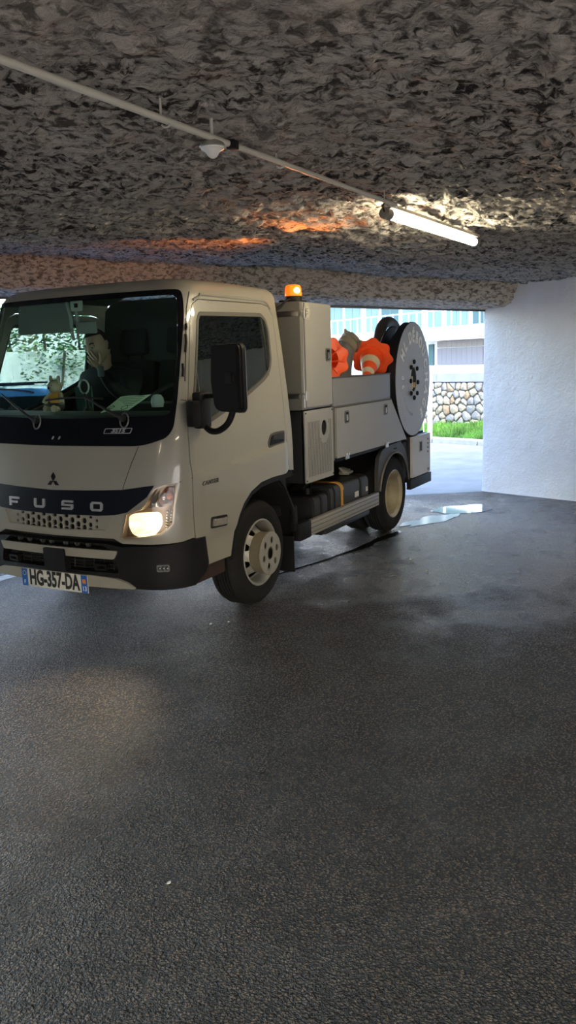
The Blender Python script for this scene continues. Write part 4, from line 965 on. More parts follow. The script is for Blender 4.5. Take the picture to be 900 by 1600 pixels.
# ------------------------------------------------------------------ inside the cab
LIN = mat('cab_plastic', (.030, .034, .034), .7)
dash = MB()
dp = [(-.90, 1.00), (-.93, 1.24), (-.905, 1.318), (-.80, 1.335), (-.62, 1.325), (-.52, 1.27), (-.46, 1.10), (-.50, .9), (-.88, .9)]
dash.patch(lambda a, b, o: Vector((a+.07*((abs(o-.775)/.775)**2), o-.0, b)), dp, [], None, .735, 1.47)
dash = MB()
ys_ = np.linspace(-.74, .74, 25); n_ = len(dp)
dash.v = [(a+.075*(y/.74)**2*(1 if a < -.6 else .2), y, b) for y in ys_ for a, b in dp]
dash.f = [(k*n_+i, k*n_+(i+1) % n_, (k+1)*n_+(i+1) % n_, (k+1)*n_+i) for k in range(24) for i in range(n_)]+[tuple(range(n_))[::-1], tuple(24*n_+i for i in range(n_))]
dash.build('dashboard', mat('dash_plastic', (.05, .055, .055), .6), T, recalc=True)
MB().box(-.60, -.62, 1.28, -.42, -.24, 1.375, .03).build('instrument_hood', LIN, T)
sw = MB().tube([(-.40+.10*math.sin(a)*.9, -.42+.21*math.cos(a), 1.30+.17*math.sin(a)) for a in np.linspace(0, 2*math.pi, 32, endpoint=False)], .014, 8, closed=True)
sw.tube([(-.40, -.42-.2, 1.30), (-.42, -.42, 1.28), (-.40, -.42+.2, 1.30)], .014, 8).cyl((-.42, -.42, 1.28), (-.55, -.42, 1.12), .03).build('steering_wheel', LIN, T)
SEAT = mat('seat_fabric_black', (.018, .020, .022), .9, bump=.2, bscale=200)
for y0, nm in ((-.42, 'seat'), (.02, 'seat'), (.45, 'seat')):
    wd = .23 if y0 != .02 else .17
    s_ = MB().box(-.20, y0-wd, .98, .30, y0+wd, 1.12, .05)
    Mx = Matrix.Translation((.27, y0, 1.08))@Matrix.Rotation(R(12), 4, 'Y')
    s_.box(-.07, -wd, 0, .06, wd, .56, .05, Mx).build(nm, SEAT, T)
    MB().box(-.055, -.13, .60, .05, .13, .80, .045, Mx).cyl(tuple(Mx@Vector((0, -.06, .55))), tuple(Mx@Vector((0, -.06, .62))), .008).cyl(tuple(Mx@Vector((0, .06, .55))), tuple(Mx@Vector((0, .06, .62))), .008).build('headrest', SEAT, T)
xv = lambda a, b, o: Vector((-.640-.10*(1.98-b)*0-o, a, b))
MB().patch(lambda a, b, o: Vector((-.655+(1.99-b)*-.12-o, a, b)), rounded(rect(.075, 1.808, .520, 1.985), .02, 3), [], None, .006, .014).build('sun_visor', mat('visor_grey', (.16, .165, .165), .8), T)
MB().box(-.73, -.06, 1.925, -.715, .03, 1.985, .008).build('windshield_sensor', mat('sensor_pale', (.42, .44, .42), .5), T)
MB().box(-.737, -.030, 1.945, -.730, -.005, 1.970, .002).build('sensor_eye', DARK, T)
MB().box(-.66, -.095, 1.795, -.64, .065, 1.865, .012).cyl((-.65, .05, 1.86), (-.66, .06, 2.0), .010).build('rear_view_mirror', mat('mirror_pale', (.26, .27, .26), .5), T)
MB().tube(smooth_path([(-.70, .085, 1.99), (-.68, .08, 1.90), (-.67, .085, 1.80), (-.66, .08, 1.76)]), .010, 8).build('hanging_strap', mat('strap_pale', (.30, .32, .31), .6), T)

# plush toy on the dashboard
def T3(o, **k): return thing(*o, **k)
pt = thing('plush_toy', 'small beige plush animal toy in an orange jumper sitting on the truck dashboard', 'toy', (-.80, .135, 1.337))
PB = mat('plush_beige', (.42, .34, .25), .95, bump=.4, bscale=200); PO = mat('plush_orange', (.62, .27, .05), .9)
k = Vector((-.80, .135, 1.335))
MB().ball(k+Vector((0, 0, .150)), .043, (.9, 1.05, .95), fn=lambda p: p+Vector((-.014, 0, -.004))*max(0, -p.x/.04)).build('head', PB, pt)
MB().ball(k+Vector((0, -.030, .195)), .015, (.5, 1, 1.5), 10).build('ear', PB, pt); MB().ball(k+Vector((0, .030, .195)), .015, (.5, 1, 1.5), 10).build('ear', PB, pt)
MB().ball(k+Vector((0, -.003, .075)), .046, (.85, 1.1, 1.05)).build('jumper', PO, pt)
MB().ball(k+Vector((0, -.003, .035)), .046, (.9, 1.15, .75)).build('trousers', mat('plush_dark', (.05, .045, .045), .9), pt)
for s_ in (1, -1):
    MB().tube([k+Vector((0, s_*.035, .105)), k+Vector((-.02, s_*.062, .075)), k+Vector((-.03, s_*.070, .050))], [.017, .016, .018], 10).build('arm', PB, pt)
    MB().tube([k+Vector((0, s_*.022, .022)), k+Vector((-.045, s_*.032, .018)), k+Vector((-.065, s_*.036, .022))], [.017, .017, .021], 10).build('leg', PB, pt)
f_ = MB()
for s_ in (1, -1): f_.ball(k+Vector((-.043, s_*.014, .158)), .0045, n=8)
f_.ball(k+Vector((-.058, 0, .143)), .007, n=8); f_.build('face', DARK, pt)
# leaflet standing against the windscreen
pn = Vector((-.855, -.392, 1.345)); pu = Vector((.10, -.22, .02)).normalized(); pv = Vector((.13, -.06, .125)).normalized(); pw = pu.cross(pv).normalized()
if pw.x > 0: pw = -pw
pa = lambda a, b, o: pn+pu*a+pv*b+pw*o
PAP = mat('leaflet_green', (.52, .62, .44), .8)
lf = thing('leaflet', 'pale green printed leaflet lying behind the windshield at the driver side of the dashboard', 'paper', tuple(pn))
def bend(a, b, o): return pa(a, b, o+.010*math.sin((a+.1)*18))
MB().patch(bend, [(-.112, .0), (.060, -.012), (.110, .120), (.060, .110), (-.068, .118)], [], .02, 0, .0008).build('sheet', PAP, lf, weld=True)
ln = MB()
for i, (a0, a1, b) in enumerate(((-.055, .085, .098), (-.060, .080, .084), (-.035, .078, .069), (-.015, .070, .055), (0.0, .062, .041), (.02, .058, .028))): ln.patch(bend, rect(a0, b, a1, b+.004), [], .02, .0015, .0005)
ln.patch(bend, [(-.085, .028), (-.062, .046), (-.040, .028), (-.062, .010)], [[(-.078, .028), (-.062, .040), (-.047, .028), (-.062, .016)]], None, .0015, .0005)
ln.patch(bend, ellipse(.025, .012, .018, n=18), [ellipse(.025, .012, .014, n=18)], None, .0015, .0005)
ln.build('print', mat('leaflet_ink', (.05, .09, .06), .8), lf)
kn = thing('dashboard_knob_cup', 'small pale rounded cup behind the leaflet on the dashboard', 'cup', (-.66, -.52, 1.335))
MB().lathe([(.001, .075), (.024, .070), (.036, .052), (.040, .030), (.034, 0), (.001, 0)], (-.66, -.52, 1.352), (0, 0, 1), 20).build('cup_body', mat('cup_pale', (.42, .45, .44), .5), kn)
ph = thing('phone_holder', 'round phone holder on a small stalk on the middle of the dashboard', 'phone holder', (-.60, .06, 1.34))
MB().tube([Vector((-.60, .085+.036*math.cos(a), 1.475+.042*math.sin(a))) for a in np.linspace(0, 2*math.pi, 20, endpoint=False)], .006, 8, closed=True).build('ring', mat('ring_grey', (.32, .34, .33), .4), ph)
MB().tube([(-.60, .085, 1.433), (-.60, .07, 1.39), (-.60, .06, 1.33)], .010, 8).cyl((-.60, .06, 1.325), (-.60, .06, 1.345), .03).build('stalk', LIN, ph)
MB().lathe([(.034, 0), (.034, .008), (.001, .008)], (-.594, .085, 1.475), (1, 0, 0), 18).build('pad', LIN, ph)
sc = thing('document_wallet', 'dark green document wallet standing on the dashboard before the person', 'wallet', (-.50, .22, 1.34))
MB().patch(lambda a, b, o: Vector((-.50+o+.15*(b-1.3), a, b)), rounded([(.11, 1.315), (.235, 1.315), (.27, 1.47), (.13, 1.475)], .01, 2), [], None, 0, .012).build('wallet_body', mat('wallet_green', (.03, .09, .08), .6), sc)

# ------------------------------------------------------------------ person on the passenger seat
def skin(name, chains, m, parent, sub=2, origin=(0, 0, 0)):
    """chains: list of [(point, radius), ...]; shared points are merged into one figure"""
    V, E, Rr, idx = [], [], [], {}
    for ch_ in chains:
        prev = None
        for (p_, r_) in ch_:
            key = tuple(round(c, 4) for c in p_)
            if key not in idx: idx[key] = len(V); V.append(Vector(p_)-Vector(origin)); Rr.append(r_)
            if prev is not None and (prev, idx[key]) not in E: E.append((prev, idx[key]))
            prev = idx[key]
    me = bpy.data.meshes.new(name); me.from_pydata(V, E, []); o = bpy.data.objects.new(name, me); COL.objects.link(o)
    md = o.modifiers.new('s', 'SKIN'); md.use_smooth_shade = True
    for i, r_ in enumerate(Rr): me.skin_vertices[0].data[i].radius = (r_, r_) if not isinstance(r_, tuple) else r_
    me.skin_vertices[0].data[0].use_root = True
    sb = o.modifiers.new('u', 'SUBSURF'); sb.levels = sub; sb.render_levels = sub
    dg = bpy.context.evaluated_depsgraph_get(); dg.update(); m2 = bpy.data.meshes.new_from_object(o.evaluated_get(dg))
    o.modifiers.clear(); o.data = m2; m2.materials.clear(); m2.materials.append(m); m2.name = name
    for f in m2.polygons: f.use_smooth = True
    if parent is not None: o.parent = parent
    return o
SKIN = mat('skin', (.50, .33, .24), .55); HAIR = mat('dark_hair', (.035, .025, .02), .8, bump=.3, bscale=300); JKT = mat('black_jacket', (.015, .018, .022), .85)
pr_o = (.12, .45, 1.12)
per = thing('person', 'person in a dark jacket in the truck cab, head bowed, one hand at the mouth', 'person', pr_o)
hip = (.12, .45, 1.18); ch1 = (.08, .45, 1.36); ch2 = (.05, .44, 1.50); nk = (.01, .43, 1.585)
sL = (.07, .63, 1.50); sR = (.05, .25, 1.50)
body = skin('jacket', [
    [(hip, (.17, .13)), (ch1, (.17, .13)), (ch2, (.16, .12)), (nk, .065)],
    [(ch2, (.16, .12)), (sL, .085), ((.02, .68, 1.30), .062), ((-.12, .66, 1.16), .050), ((-.24, .55, 1.17), .040)],
    [(ch2, (.16, .12)), (sR, .085), ((-.06, .16, 1.36), .060), ((-.20, .21, 1.47), .045), ((-.215, .26, 1.565), .038)],
    [(hip, (.17, .13)), ((-.05, .54, 1.14), .085), ((-.30, .55, 1.12), .062), ((-.34, .55, .90), .05)],
    [(hip, (.17, .13)), ((-.05, .36, 1.14), .085), ((-.30, .35, 1.12), .062), ((-.34, .35, .90), .05)]], JKT, per, 2, pr_o)
hc = Vector((-.045, .43, 1.735)); Rh = Matrix.Rotation(R(-14), 3, 'Y')@Matrix.Rotation(R(-12), 3, 'X')
def headfn(p):
    x, y, z = p        # face looks towards -x
    k = z/.115
    wy = .074*(1-.10*max(0, -k)**1.5-.16*max(0, -k-.35)); wx = .093
    q_ = Vector((x/.1*wx, y/.1*wy, z/.1*.118))
    if x < 0:
        fz = -x/.1
        q_.x -= .010*fz*math.exp(-((z+.075)/.03)**2)*math.exp(-(y/.045)**2)       # chin
        q_.x -= .020*math.exp(-((z+.012)/.020)**2)*math.exp(-(y/.014)**2)*fz       # nose
        q_.x -= .006*math.exp(-((z-.030)/.012)**2)*math.exp(-(y/.06)**2)*fz        # brow
        for s_ in (-1, 1): q_.x += .010*math.exp(-((z-.012)/.014)**2)*math.exp(-((y-s_*.036)/.018)**2)*fz   # sockets
        q_.x -= .006*math.exp(-((z+.045)/.010)**2)*math.exp(-(y/.026)**2)*fz       # lips
    if z < -.03: q_.y *= 1-.25*min(1, (-z-.03)/.07)
    return Rh@q_
hb_ = MB().ball(hc, .1, n=48, fn=headfn)
hb_.tube([hc+Rh@Vector((.030, 0, -.06)), Vector((.005, .43, 1.625)), Vector((.02, .43, 1.565))], [.050, .052, .058], 18)
hb_.build('head', SKIN, per, smooth=80)
for s_ in (1, -1):
    MB().ball(hc+Rh@Vector((.010, s_*.076, -.004)), .030, (.55, .28, 1), 12).build('ear', SKIN, per)
    MB().ball(hc+Rh@Vector((-.080, s_*.032, .012)), .0125, n=12).build('eye', mat('eye_white', (.6, .58, .55), .3), per)
    MB().ball(hc+Rh@Vector((-.0895, s_*.032, .006)), .0055, n=8).build('iris', DARK, per)
    MB().ball(hc+Rh@Vector((-.080, s_*.032, .0165)), .0145, (1.0, 1.05, .85), n=14).build('eyelid', SKIN, per)
    MB().tube([hc+Rh@Vector((-.090, s_*.018, .032)), hc+Rh@Vector((-.090, s_*.034, .037)), hc+Rh@Vector((-.080, s_*.050, .030))], .004, 6).build('eyebrow', HAIR, per)
MB().tube([hc+Rh@Vector((-.092, y, -.048)) for y in (-.022, -.008, .008, .022)], .0045, 6).build('mouth', mat('lips', (.34, .16, .13), .5), per)
def hairfn(p):
    x, y, z = p; q_ = Vector((x/.1*.100, y/.1*.083, z/.1*.124))
    if x < .0 and z < .062: q_ = q_*.80
    if z < -.035: q_ = q_*.84
    q_ *= 1+.02*noise.noise(Vector(p)*60); return Rh@(q_+Vector((.004, 0, .004)))
MB().ball(hc, .1, n=44, fn=hairfn).build('hair', HAIR, per, smooth=80)
# raised hand in front of the mouth
wr_ = Vector((-.215, .27, 1.585)); pdir = Vector((.02, .72, .62)).normalized(); pside = Vector((0, -.62, .72)).normalized(); pn_ = pdir.cross(pside)
pal = [[(tuple(wr_), .030), (tuple(wr_+pdir*.045), (.040, .017)), (tuple(wr_+pdir*.085), (.040, .014))]]
hand = skin('palm', pal, SKIN, per, 2, pr_o)
base = wr_+pdir*.075
for i_, (off_, L_, bend_) in enumerate(((-.030, .060, .55), (-.011, .074, .40), (.010, .080, .32), (.031, .070, .26))):
    b0 = base+pside*off_; d_ = (pdir+pside*off_*3).normalized(); c1 = b0+d_*L_*.45; d2 = (d_+Vector((.6, 0, 0))*bend_).normalized(); c2 = c1+d2*L_*.30; d3 = (d2+Vector((.6, 0, 0))*bend_).normalized()
    skin('finger', [[(tuple(b0-d_*.02), .0095), (tuple(b0), .0098), (tuple(c1), .0090), (tuple(c2), .0085), (tuple(c2+d3*L_*.25), .0070)]], SKIN, per, 1, pr_o)
tb0 = wr_+pdir*.025+pside*.028; skin('thumb', [[(tuple(tb0-pside*.015), .013), (tuple(tb0+pside*.02+pdir*.01), .0115), (tuple(tb0+pside*.040+pdir*.030), .010), (tuple(tb0+pside*.052+pdir*.052), .008)]], SKIN, per, 1, pr_o)
lw = Vector((-.24, .55, 1.17)); lh = [[(tuple(lw), .030), (tuple(lw+Vector((-.05, -.02, -.005))), (.040, .018)), (tuple(lw+Vector((-.085, -.03, -.01))), (.040, .015))]]
skin('palm', lh, SKIN, per, 2, pr_o)
for i_ in range(4):
    b0 = lw+Vector((-.085, -.03+(i_-1.5)*.019, -.01)); skin('finger', [[(tuple(b0), .0095), (tuple(b0+Vector((-.035, 0, -.004))), .009), (tuple(b0+Vector((-.058, 0, -.020))), .008), (tuple(b0+Vector((-.066, 0, -.040))), .007)]], SKIN, per, 1, pr_o)
skin('thumb', [[(tuple(lw+Vector((-.02, .03, 0))), .012), (tuple(lw+Vector((-.05, .052, -.004))), .011), (tuple(lw+Vector((-.08, .055, -.012))), .008)]], SKIN, per, 1, pr_o)
wt = MB().box(-.262, .215, 1.53, -.245, .262, 1.60, .006); wt.build('watch', mat('watch_grey', (.12, .14, .15), .3), per)

# ------------------------------------------------------------------ load in the tray
ORG = mat('cone_orange', (1.0, .11, .02), .45); CB = mat('cone_band_beige', (.70, .62, .42), .45)
def cone(name, label, base, axis, roll, K=1):
    A = Vector(axis).normalized(); t = thing(name, label, 'traffic cone', base, group='traffic cones in the load tray'); O = Vector(base)
    L = .44*K; rr = lambda h: K*(.118-(.118-.030)*h/L)
    prof = [(rr(0), .0), (rr(.0), .012)]+[(rr(h), h) for h in np.linspace(.03, L, 14)]+[(.022, L), (rr(.34)-.006, .34), (rr(.0)-.006, .0)]
    MB().lathe(prof, O, A, 48).build('cone_body', ORG, t)
    for (h0, h1) in ((.10, .18), (.26, .32)):
        MB().lathe([(rr(h)+.0015, h) for h in np.linspace(h0, h1, 5)], O, A, 48).build('reflective_band', CB, t)
    # scalloped base with a raised collar
    md = lambda a, r, h: 1+(.075*math.cos(8*(a+roll)) if r > .165*K else 0)
    MB().lathe([(a*K, b) for a, b in [(.112, .0), (.112, .014), (.135, .022), (.150, .020), (.158, .010), (.178, .008), (.200, .004), (.204, -.006), (.198, -.012), (.175, -.008), (.150, .0), (.118, -.002), (.112, 0)]], O, A, 96, mod=md).build('cone_base', ORG, t)
    rb_ = MB()
    X = A.orthogonal().normalized(); Yv = A.cross(X)
    for k in range(8):
        a = 2*math.pi*k/8+.2; d = X*math.cos(a)+Yv*math.sin(a); rb_.tube([O+d*.03+A*.06, O+d*.10-A*.002, O+d*.175*K-A*.006], .007, 6)
    rb_.build('base_rib', ORG, t)
    return t
c2_ = cone('traffic_cone', 'orange traffic cone with a beige band lying beside the hose reel, scalloped base upright', (2.25, -.69, 1.60), (-.85, -.22, -.47), .2, .88)
mk = MB(); 
c1_ = cone('traffic_cone', 'orange traffic cone showing its hollow underside, partly behind the tall cabinet', (1.55, -.58, 1.60), (.60, .50, -.25), .3, .9)
MB().lathe([(.001, .05), (.030, .05), (.034, .02), (.028, .012), (.001, .012)], (1.55, -.58, 1.600), (.60, .50, -.25), 20).build('inner_plug', BLK, c1_)
sp = thing('suction_pipe', 'grey branched suction pipe with brass screw coupling, standing between the two traffic cones', 'pipe', (2.05, -.50, 1.256))
pa0, pa1 = Vector((2.05, -.50, 1.258)), Vector((2.085, -.545, 1.725)); ax1 = (Vector((2.20, -.60, 1.83))-pa1).normalized()
PG = mat('suction_pipe_grey', (.17, .175, .165), .55)
MB().tube(smooth_path([pa0, (2.05, -.50, 1.45), (2.055, -.52, 1.62), pa1]), .076, 24).build('pipe_body', PG, sp)
MB().tube(smooth_path([(1.22, -.15, 1.262), (1.23, -.155, 1.48), (1.33, -.20, 1.64), (1.55, -.28, 1.71), (1.80, -.36, 1.73), (1.95, -.44, 1.69), (2.05, -.50, 1.55)]), .060, 20).build('pipe_branch', PG, sp)
O = pa1-ax1*.02
MB().lathe([(.076, -.03), (.088, -.02), (.088, .012), (.080, .018), (.080, .035), (.093, .042), (.093, .075), (.083, .084), (.001, .084)], O, ax1, 36).build('coupling', mat('coupling_grey', (.30, .27, .20), .5, metal=.2), sp)
MB().lathe([(.001, .0), (.076, .0), (.078, .008), (.001, .012)], O+ax1*.080, ax1, 32).build('coupling_face', mat('coupling_brass_bright', (.46, .38, .24), .5, metal=.2), sp)
X = ax1.orthogonal().normalized(); Yv = ax1.cross(X)
for k in range(4):
    d = X*math.cos(k*math.pi/2+.6)+Yv*math.sin(k*math.pi/2+.6); MB().tube([O+ax1*.055+d*.080, O+ax1*.055+d*.108, O+ax1*.06+d*.128], [.020, .017, .007], 8).build('coupling_lug', mat('coupling_grey', (.30, .27, .20), .5, metal=.2), sp)

# ------------------------------------------------------------------ water and marks on the ground
def wob_poly(cx, cy, rx, ry, seed, n=44, am=.22, rot=0):
    out = []
    for i in range(n):
        a = 2*math.pi*i/n; k = 1+am*(noise.noise(Vector((math.cos(a)*1.3+seed, math.sin(a)*1.3, seed)))*2+.5*noise.noise(Vector((math.cos(a)*4, math.sin(a)*4+seed, 0))))
        x, y = rx*k*math.cos(a), ry*k*math.sin(a); out.append((cx+x*math.cos(rot)-y*math.sin(rot), cy+x*math.sin(rot)+y*math.cos(rot)))
    return out
WAT = mat('puddle_water', (.03, .028, .026), .035, spec=.6)
gf = lambda z: (lambda a, b, o: Vector((a, b, z+o)))
tag(MB().patch(gf(.0035), wob_poly(3.75, -1.10, .34, .22, 3, rot=-.6), [], None, 0, .003).build('puddle', WAT, smooth=0), 'shallow puddle with clear edges on the asphalt near the white wall', 'puddle')
tag(MB().patch(gf(.003), wob_poly(3.05, -.95, .40, .13, 8, rot=-.35, am=.35), [], None, 0, .0025).build('puddle', mat('thin_water', (.05, .047, .043), .10, spec=.6), smooth=0), 'shiny thin water film beside the rear wheel of the truck', 'puddle')
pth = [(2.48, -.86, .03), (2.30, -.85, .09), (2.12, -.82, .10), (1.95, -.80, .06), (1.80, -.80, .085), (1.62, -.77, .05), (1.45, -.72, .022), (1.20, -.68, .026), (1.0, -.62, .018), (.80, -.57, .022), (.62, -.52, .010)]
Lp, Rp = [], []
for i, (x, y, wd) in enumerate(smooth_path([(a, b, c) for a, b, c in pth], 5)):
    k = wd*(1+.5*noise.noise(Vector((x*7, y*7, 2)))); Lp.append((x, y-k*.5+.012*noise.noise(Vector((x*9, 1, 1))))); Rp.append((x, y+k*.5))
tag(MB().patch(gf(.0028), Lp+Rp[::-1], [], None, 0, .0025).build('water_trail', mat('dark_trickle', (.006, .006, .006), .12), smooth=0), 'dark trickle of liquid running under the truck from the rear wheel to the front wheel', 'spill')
tag(MB().patch(gf(.003), [(-.60, 1.395), (-.60, 1.51), (.50, 1.44), (.50, 1.325)], [], None, 0, .0025).build('parking_line', mat('road_paint', (.62, .63, .62), .7, var=.3, vscale=20), smooth=0), 'white painted line on the ground beyond the front of the truck', 'marking')
for i, (x, y, s_, l_) in enumerate(((-2.731, -2.01, .0055, 'white crumb lying alone on the asphalt in the foreground'), (1.48, -1.32, .010, 'flat pale chip on the asphalt beyond the truck step rail'), (1.20, -1.55, .008, 'small pale chip on the asphalt out from the side step'), (-.52, -.72, .008, 'white scrap on the asphalt by the front wheel, under the bumper end'), (-.44, -.80, .006, 'thin white scrap just behind the other scrap by the front wheel'))):
    tag(MB().ball((x, y, s_*.5), s_, (1.6, 1, .6), 8).build('litter_scrap', mat('scrap_white', (.7, .68, .64), .7)), l_, 'litter')

# ------------------------------------------------------------------ outside
KO = Vector((10.158, 1.324, 0)); KD = Vector((-.3293, -.9442, 0)); KN = Vector((.9442, -.3293, 0))
kp = lambda a, b, z: KO+KD*a+KN*b+Vector((0, 0, z))
KM = mat('kerb_concrete', (.36, .36, .34), .85, var=.2, vscale=6, bump=.3, bscale=50)
kb = struct(bpy.data.objects.new('kerb', None)); COL.objects.link(kb)
a = -9.0; first = None
while a < 9:
    m = MB(); L_ = .98
    prof = [(0, 0), (.012, .085), (.03, .10), (.15, .10), (.15, 0)]
    m.raw([kp(a+s, b, z) for s in (.006, L_) for b, z in prof], [(i, (i+1) % 5, 5+(i+1) % 5, 5+i) for i in range(5)]+[(4, 3, 2, 1, 0), (5, 6, 7, 8, 9)])
    m.build('kerb_stone', KM, kb, smooth=0); a += 1.0
# grass bank
GB = mat('grass_soil', (.035, .09, .012), .95, var=.4, vscale=5)
gz = lambda a, b: .09+(.10+.16*max(0, min(1, (a+.9)/2.2)))*((b-.15)/1.35)
gm = MB(); na, nb_ = 60, 8
gm.v = [tuple(kp(-9+18*i/na, .15+1.4*j_/nb_, gz(-9+18*i/na, .15+1.4*j_/nb_))) for i in range(na+1) for j_ in range(nb_+1)]
gm.f = [(i*(nb_+1)+j_, (i+1)*(nb_+1)+j_, (i+1)*(nb_+1)+j_+1, i*(nb_+1)+j_+1) for i in range(na) for j_ in range(nb_)]
struct(gm.build('grass_bank', GB))
gr = MB()
for i in range(15000):
    a = random.triangular(-3.5, 4, .3); b = random.uniform(.15, 1.45); z = gz(a, b); h = random.uniform(.04, .11)*(1.5 if noise.noise(Vector((a*2.2, b*2.2, 0))) > .1 else .8); th_ = random.uniform(0, 6.28); w_ = .006
    p = kp(a, b, z-.01); dx = Vector((math.cos(th_), math.sin(th_), 0))*w_; ln_ = Vector((random.gauss(0, .35)*h, random.gauss(0, .35)*h, h)); k = len(gr.v)
    gr.v += [tuple(p-dx), tuple(p+dx), tuple(p+ln_)]; gr.f.append((k, k+1, k+2))
tag(gr.build('grass', mat('grass_green', (.085, .24, .025), .7, var=.5, vscale=3), smooth=0, weld=False), 'bright green grass strip in front of the rubble stone wall', 'grass', kind='stuff')
# rubble wall with individually laid stones
swl = thing('stone_wall', 'low rubble wall of pale irregular stones with a grey concrete coping, across the road', 'wall', tuple(kp(0, 1.5, 0)))
MOR = mat('mortar', (.13, .12, .10), .95, bump=.3, bscale=60)
def wbox(a0, a1, b0, b1, z0, z1): return [kp(a, b, z) for a in (a0, a1) for b in (b0, b1) for z in (z0, z1)], [(0, 1, 3, 2), (4, 6, 7, 5), (0, 4, 5, 1), (2, 3, 7, 6), (1, 5, 7, 3), (0, 2, 6, 4)]
MB().raw(*wbox(-9, 9, 1.50, 1.85, 0, 1.075)).build('mortar_core', MOR, swl, smooth=0)
cpn = mat('coping_concrete', (.27, .28, .29), .85, var=.15, vscale=4)
a = -9
while a < 9: MB().raw(*wbox(a+.004, a+1.996, 1.465, 1.90, 1.075, 1.245)).build('coping', cpn, swl, smooth=0); a += 2
SM = [mat('stone_cream', (.34, .295, .215), .9, var=.35, vscale=18, bump=.5, bscale=40), mat('stone_grey', (.26, .255, .25), .9, var=.3, vscale=18, bump=.5, bscale=40), mat('stone_tan', (.34, .24, .15), .9, var=.3, vscale=18, bump=.5, bscale=40), mat('stone_pale', (.38, .35, .28), .9, var=.3, vscale=18, bump=.5, bscale=40)]
def voronoi(pts, bounds):
    cells = []
    for i, p in enumerate(pts):
        poly = [Vector(q) for q in rect(*bounds)]
        for j_, q in enumerate(pts):
            if i == j_ or (q-p).length > .75: continue
            m_, n_ = (p+q)/2, (q-p); out = []
            for k in range(len(poly)):
                a, b = poly[k-1], poly[k]; da, db = (a-m_).dot(n_), (b-m_).dot(n_)
                if (da <= 0) != (db <= 0): out.append(a+(b-a)*(da/(da-db)))
                if db <= 0: out.append(b)
            poly = out
            if len(poly) < 3: break
        if len(poly) >= 3: cells.append([tuple(v) for v in poly])
    return cells
rs = random.Random(5); pts = []
z = .17
rows = [(.10, .13), (.24, .15), (.39, .15), (.54, .16), (.70, .15), (.84, .14), (.985, .15)]
for zc, hh in rows:
    a = -2.6+rs.random()*.1
    while a < 3.4:
        wd = rs.uniform(.08, .27); pts.append(Vector((a+wd/2, zc+rs.uniform(-.065, .065)))); a += wd
for c_ in voronoi(pts, (-2.6, .02, 3.4, 1.07)):
    if len(c_) < 3: continue
    ar = abs(sum(c_[i-1][0]*c_[i][1]-c_[i][0]*c_[i-1][1] for i in range(len(c_))))/2
    if ar < .003: continue
    a_ = shrink(c_, .008); d0 = rs.uniform(.012, .04); pp = rounded(a_, .03, 1); p2 = shrink(pp, .012); cx_ = sum(p[0] for p in pp)/len(pp); cz_ = sum(p[1] for p in pp)/len(pp); n_ = len(pp)
    p2 = [(cx_+(a-cx_)*.82, cz_+(b-cz_)*.82) for a, b in pp]; tl = (rs.uniform(-.1, .1), rs.uniform(-.1, .1))
    V = [kp(a, 1.51, b) for a, b in pp]+[kp(a, 1.50-d0*.7, b) for a, b in pp]+[kp(a, 1.50-d0-.01-(a-cx_)*tl[0]-(b-cz_)*tl[1], b) for a, b in p2]+[kp(cx_, 1.485-d0-.008, cz_)]
    F = [(k*n_+i, k*n_+(i+1) % n_, (k+1)*n_+(i+1) % n_, (k+1)*n_+i) for k in range(2) for i in range(n_)]+[(2*n_+i, 2*n_+(i+1) % n_, 3*n_) for i in range(n_)]
    MB().raw(V, F).build('stone', rs.choices(SM, (4, 3, 1.3, 4))[0], swl, smooth=0, weld=False, recalc=True)
# white gate fence on the left of the road edge
WP = mat('white_metal', (.75, .77, .76), .4)
fn = thing('metal_fence', 'white metal fence with thin upright bars and a stout post, behind the truck', 'fence', (10.37, 1.445, 0))
F0 = Vector((10.33, 1.42, 0)); FD = (Vector((9.1, 4.6, 0))-F0).normalized()
def fpost(p, w_, h, nm): MB().box(p.x-w_/2, p.y-w_/2, 0, p.x+w_/2, p.y+w_/2, h, .006).build(nm, WP, fn)
fpost(F0, .075, 1.34, 'post')
for k in range(1, 4): fpost(F0+FD*1.7*k, .06, 1.25, 'post')
for z in (.12, 1.16): MB().tube([F0+Vector((0, 0, z)), F0+FD*5.1+Vector((0, 0, z))], .016, 6).build('rail', WP, fn)
for k in range(1, 42):
    p = F0+FD*.122*k; MB().tube([p+Vector((0, 0, .12)), p+Vector((0, 0, 1.16))], .009, 6).build('bar', WP, fn, smooth=0)
# building far behind
B0 = CAM+Vector((45*math.cos(R(20)), 45*math.sin(R(20)), 0)); B0.z = 0; BD = Vector((math.cos(R(60)), math.sin(R(60)), 0)); BN = Vector((-BD.y, BD.x, 0))
if BN.dot(B0-CAM) < 0: BN = -BN
bpnt = lambda s, o, z: B0+BD*s+BN*o+Vector((0, 0, z))
bld = thing('apartment_building', 'bright white building with bands of teal windows, balcony rail and shutters, beyond the stone wall', 'building', tuple(B0))
FW = mat('facade_white', (.80, .80, .78), .8); TEAL = mat('teal_window', (.17, .245, .23), .5, spec=.1); TEALD = mat('teal_window_dark', (.075, .125, .12), .5, spec=.1)
def bbox(s0, s1, o0, o1, z0, z1): return [bpnt(s, o, z) for s in (s0, s1) for o in (o0, o1) for z in (z0, z1)], [(0, 1, 3, 2), (4, 6, 7, 5), (0, 4, 5, 1), (2, 3, 7, 6), (1, 5, 7, 3), (0, 2, 6, 4)]
MB().raw(*bbox(-30, 22, 0, 8, -1, 14)).build('wall', FW, bld, smooth=0)
for z0 in (2.35, 5.2, 8.1, 11): MB().raw(*bbox(-30, 22, -1.1, 0, z0, z0+.62)).build('balcony_slab', FW, bld, smooth=0)
s_ = -29; i = 0
